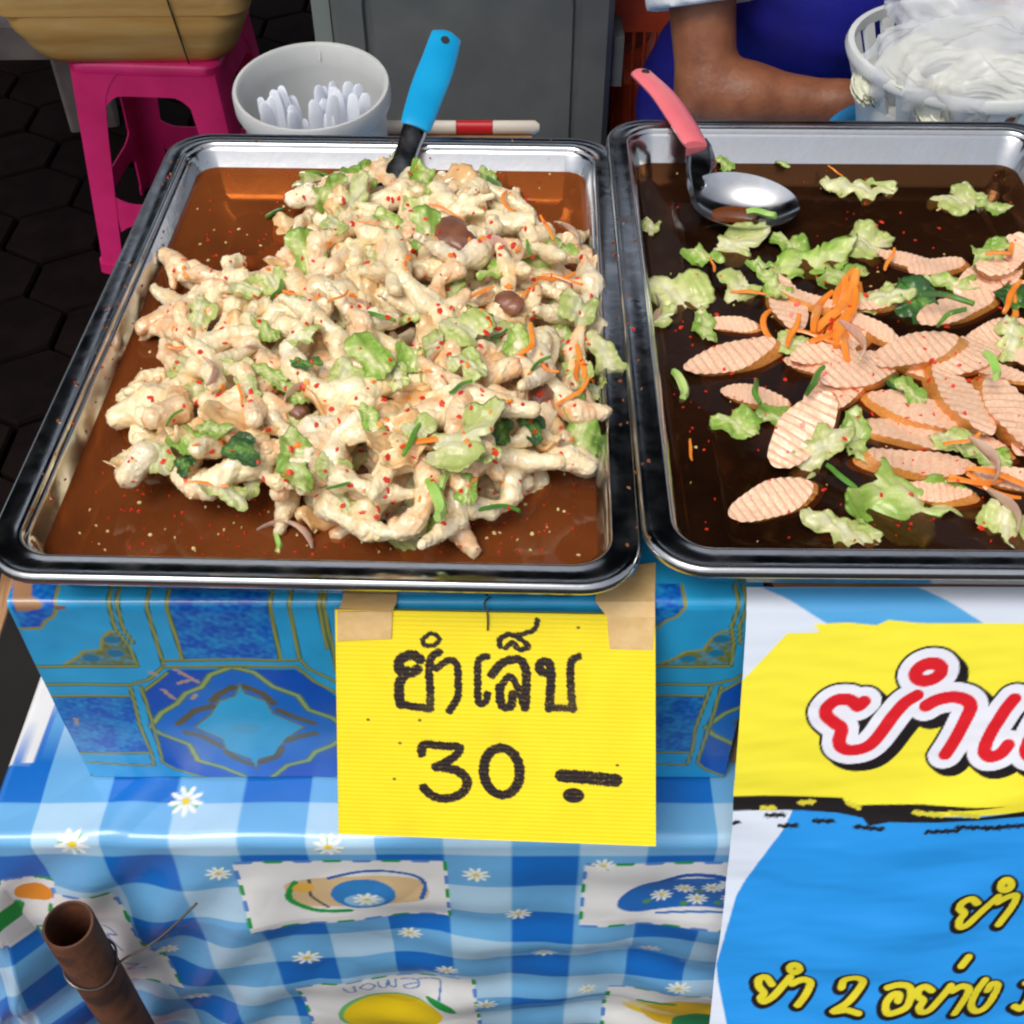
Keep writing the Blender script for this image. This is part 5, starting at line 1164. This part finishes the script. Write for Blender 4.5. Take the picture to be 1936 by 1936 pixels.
bag('noodle_bag', Vector((kc.x+.020, kc.y+.030, kz.z+.160)), (.105,.070,.050), 7, 'shiny puffed clear plastic bag on top of the other noodle bag')
# ---- red crate with a brown bag
rc = unY(1215, 150, 1.95); cr_o = thing('red_crate', 'orange red slatted plastic crate beside the grey ice chest', 'crate', (rc.x+.09, 2.06, .041))
def crl(w, z): return rrect(w, w*.8, .03, z, 4)
for nm, z0, z1, wv_ in (('base_band',.0,.10,.26),('middle_band',.34,.37,.312),('rim',.60,.66,.345)):
    b = MB(); b.loft([crl(wv_,z0), crl(wv_+.012,z1), crl(wv_+.002,z1), crl(wv_-.012,z0)], True if z0 == 0 else False, False); b.obj(nm, M['crate'], cr_o, True, 40)
b0, b1 = crl(.268,.09), crl(.342,.61)
def lerp_ring(L, u):
    n = len(L); cum = [0]
    for i in range(n): cum.append(cum[-1]+math.dist(L[i], L[(i+1) % n]))
    d = u*cum[-1]
    for i in range(n):
        if cum[i+1] >= d: t = (d-cum[i])/(cum[i+1]-cum[i]); return Vector(L[i]).lerp(Vector(L[(i+1) % n]), t)
for i in range(64):
    a, c_3 = lerp_ring(b0, i/64), lerp_ring(b1, i/64); b = MB(); b.tube([a, c_3], .0028, 4); b.obj('slat', M['crate'], cr_o, False)
b = MB(); b.loft([crl(.24,.05), crl(.30,.50)], True, True); b.obj('liner', M['crate'], cr_o, True, 40)
def bagfn(P): return np.linalg.norm(P/np.array([.09,.09,.16]), axis=-1)*.09-.09+.010*wob(P, 60, 5)+.005*wob(P, 160, 6)
bb = link('brown_bag', sdf_mesh('brown_bag', np.array((-.13,-.13,-.22)), np.array((.13,.13,.22)), .008, bagfn, M['bagbrown'])); bb.location = unY(1180, 20, 2.10) + Vector((-.03,.02,.03)); tag(bb, 'crumpled brown plastic bag standing in the red crate', 'bag')

# ================================================================== VENDOR
make_stool('plastic_stool', 'blue plastic stool the seated person sits on', M['bluestool'], (.47, 1.86, .041), 0)
el, wr_ = unZ(1336, 176, 1.52), unZ(1590, 196, 1.50)
sh = Vector((el.x-.035, el.y+.13, el.z+.285)); xb = sh.x + .185
hip = Vector((xb+.01, 1.86, .575)); chest = Vector((xb, sh.y+.035, sh.z-.06)); neck = Vector((xb, sh.y+.02, sh.z+.06)); head = neck + Vector((0,-.03,.15))
shl = Vector((xb+.18, sh.y+.01, sh.z)); ell = shl + Vector((.06,-.10,-.27)); wrl = ell + Vector((-.06,-.21,.02))
fw = (wr_-el).normalized()
palm = wr_ + fw*.045
segs = [(hip+Vector((-.06,0,0)), hip+Vector((.06,0,0)), .115,.115), (hip, chest+Vector((0,0,-.14)), .125,.12), (chest+Vector((-.05,0,-.08)), chest+Vector((.05,0,-.08)), .115,.115), (chest+Vector((-.10,.0,.01)), chest+Vector((.10,0,.01)), .085,.085),
        (chest, neck, .07,.052), (neck, head+Vector((0,.01,-.05)), .05,.05),
        (sh, el, .052,.038), (el, el.lerp(wr_,.3), .036,.0385), (el.lerp(wr_,.3), wr_, .0385,.0255), (wr_, palm, .0250,.028),
        (shl, ell, .056,.043), (ell, wrl, .041,.026), (wrl, wrl+Vector((-.02,-.05,0)), .025,.029)]
for sx in (-1,1):
    hp = hip + Vector((.085*sx,0,-.02)); kn = Vector((xb+.12*sx, 1.50, .545)); an = Vector((xb+.13*sx, 1.56, .10)); to = an + Vector((.02*sx,-.16,-.03))
    segs += [(hp, kn, .085,.062), (kn, kn.lerp(an,.35), .060,.055), (kn.lerp(an,.35), an, .055,.036), (an, to, .036,.024)]
def hand_segs(w, pl, f, up, s):
    side = f.cross(up).normalized(); out = []
    for k in range(4):
        a = pl + side*(.021-.014*k)*s + f*.012; L_ = (.062,.070,.065,.050)[k]; m1 = a + f*L_*.5 + up*.006; m2 = a + f*L_*.85 - up*.014; out += [(a-f*.02, m1, .0095,.0088), (m1, m2, .0088,.0072)]
    a = w + f*.02 + side*.024*s; m1 = a + side*.022*s + f*.02; out += [(a, m1, .011,.010), (m1, m1+f*.028-up*.006, .010,.008)]
    return out
segs += hand_segs(wr_, palm, fw, Vector((0,-.3,1)).normalized(), -1) + hand_segs(wrl, wrl+Vector((-.02,-.05,0)), Vector((-.3,-.95,0)).normalized(), Vector((0,0,1)), 1)
def body_d(P, segs_, k=.022):
    d = np.full(P.shape[:-1], 9.)
    for a, b_, ra, rb_ in segs_:
        kk = k if max(ra, rb_) > .02 else .008
        lo = np.minimum(np.array(a), np.array(b_))-max(ra,rb_)-.09; hi = np.maximum(np.array(a), np.array(b_))+max(ra,rb_)+.09
        i0 = [np.searchsorted(AXS[q], lo[q]) for q in range(3)]; i1 = [np.searchsorted(AXS[q], hi[q]) for q in range(3)]
        sl_ = tuple(slice(max(0,i0[q]), i1[q]) for q in range(3))
        if any(s_.stop <= s_.start for s_ in sl_): continue
        d[sl_] = smin(d[sl_], cone_d(P[sl_], a, b_, ra, rb_), kk)
    return d
lo = np.array((xb-.32, el.y-.30, .05)); hi = np.array((xb+.36, 2.0, head.z+.16)); h_ = .0075
lo[1] = min(lo[1], 1.28)
Pb, l0 = lattice(lo, hi, h_); AXS = [Pb[:,0,0,0], Pb[0,:,0,1], Pb[0,0,:,2]]
D = body_d(Pb, segs)
hd = np.linalg.norm((Pb-np.array(head))/np.array([.075,.092,.112]), axis=-1)*.075-.075
hd = smin(hd, np.linalg.norm((Pb-np.array(head+Vector((0,-.035,-.06))))/np.array([.052,.055,.055]), axis=-1)*.052-.052, .03)
hd = smin(hd, cone_d(Pb, head+Vector((0,-.088,.018)), head+Vector((0,-.104,-.022)), .008,.014), .012)
for sx in (-1,1): hd = smin(hd, np.linalg.norm((Pb-np.array(head+Vector((.077*sx,.008,-.01))))/np.array([.010,.02,.03]), axis=-1)*.010-.010, .008)
hd = smin(hd, cone_d(Pb, head+Vector((-.022,-.082,-.058)), head+Vector((.022,-.082,-.058)), .007,.007), .006)
D = smin(D, hd, .02)
base = Vector((hip.x, hip.y, .041))
V, F = snet(D, l0, h_)
vd = thing('person', 'person in a white short-sleeved shirt and blue apron reaching to the basket', 'person', base)
link('body', mesh_np('body', V-np.array(base), F, True, M['skin']), vd)
# shirt: torso and short sleeves
cut = sh.lerp(el, .66); cdir = (el-sh).normalized(); cutl = shl.lerp(ell, .55); cdl = (ell-shl).normalized()
tors = [s_ for s_ in segs[:5]]
Ds = body_d(Pb, [(a,b_,ra+.012,rb_+.012) for a,b_,ra,rb_ in tors]); Ds = np.maximum(Ds, Pb[...,2]-(neck.z-.0)); Ds = np.maximum(Ds, -(Pb[...,2]-(hip.z-.02)))
for s_, c0, dr in ((segs[6], cut, cdir), (segs[10], cutl, cdl)):
    sd_ = cone_d(Pb, s_[0], s_[1], s_[2]+.022, s_[3]+.032); sd_ = np.maximum(sd_, (Pb-np.array(c0)) @ np.array(dr)); Ds = smin(Ds, sd_, .02)
Ds = Ds + .0025*wob(Pb, 55, 3)
V, F = snet(Ds, l0, h_); link('shirt', mesh_np('shirt', V-np.array(base), F, True, M['shirt']), vd)
# apron: front of the torso and lap
Da = body_d(Pb, [(a,b_,ra+.022,rb_+.022) for a,b_,ra,rb_ in tors[:4]] + [(Vector((xb-.02,hip.y-.02,.60)), Vector((xb-.02,1.50,.60)), .10,.095), (hip+Vector((-.10,0,-.02)), Vector((xb-.14,1.50,.55)), .10,.085), (hip+Vector((.08,0,-.02)), Vector((xb+.12,1.50,.55)), .10,.085)])
Da = np.maximum(Da, np.minimum(Pb[...,1]-(chest.y-.01), Pb[...,2]-.72)); Da = np.maximum(Da, Pb[...,2]-(chest.z+.02)); Da = np.maximum(Da, -(Pb[...,2]-.44)); Da = np.maximum(Da, Pb[...,1]-1.93)
Da = Da + .010*np.abs(wob(Pb*np.array([1,1,.45]), 34, 8, 4)) + .003*wob(Pb, 90, 9) - .004
V, F = snet(Da, l0, h_); link('apron', mesh_np('apron', V-np.array(base), F, True, M['apron']), vd)
Dt = body_d(Pb, [(a,b_,ra+.010,rb_+.012) for a,b_,ra,rb_ in [segs[0]]+segs[13:21] if b_.z > .09]); Dt = np.maximum(Dt, -(Pb[...,2]-.12)); Dt = np.maximum(Dt, Pb[...,2]-.66)
V, F = snet(Dt, l0, h_); link('trousers', mesh_np('trousers', V-np.array(base), F, True, M['trousers']), vd)
Dh = np.linalg.norm((Pb-np.array(head+Vector((0,.018,.016))))/np.array([.088,.100,.114]), axis=-1)*.088-.088
Dh = np.maximum(Dh, -(Pb[...,2]-(head.z-.06)) ); Dh = np.maximum(Dh, -((Pb[...,1]-(head.y-.055)) + .9*np.maximum(0, Pb[...,2]-(head.z+.035)))) + .003*wob(Pb, 160, 4)
V, F = snet(Dh, l0, h_); link('hair', mesh_np('hair', V-np.array(base), F, True, M['hair']), vd)
for sx in (-1,1):
    b = MB(); c0 = head + Vector((.031*sx,-.079,.005)) - base; b.tube([c0+Vector((-.009,0,0)), c0+Vector((-.003,-.005,0)), c0+Vector((.003,-.005,0)), c0+Vector((.009,0,0))], [.001,.005,.005,.001], 8); b.obj('eye', M['eye'], vd)
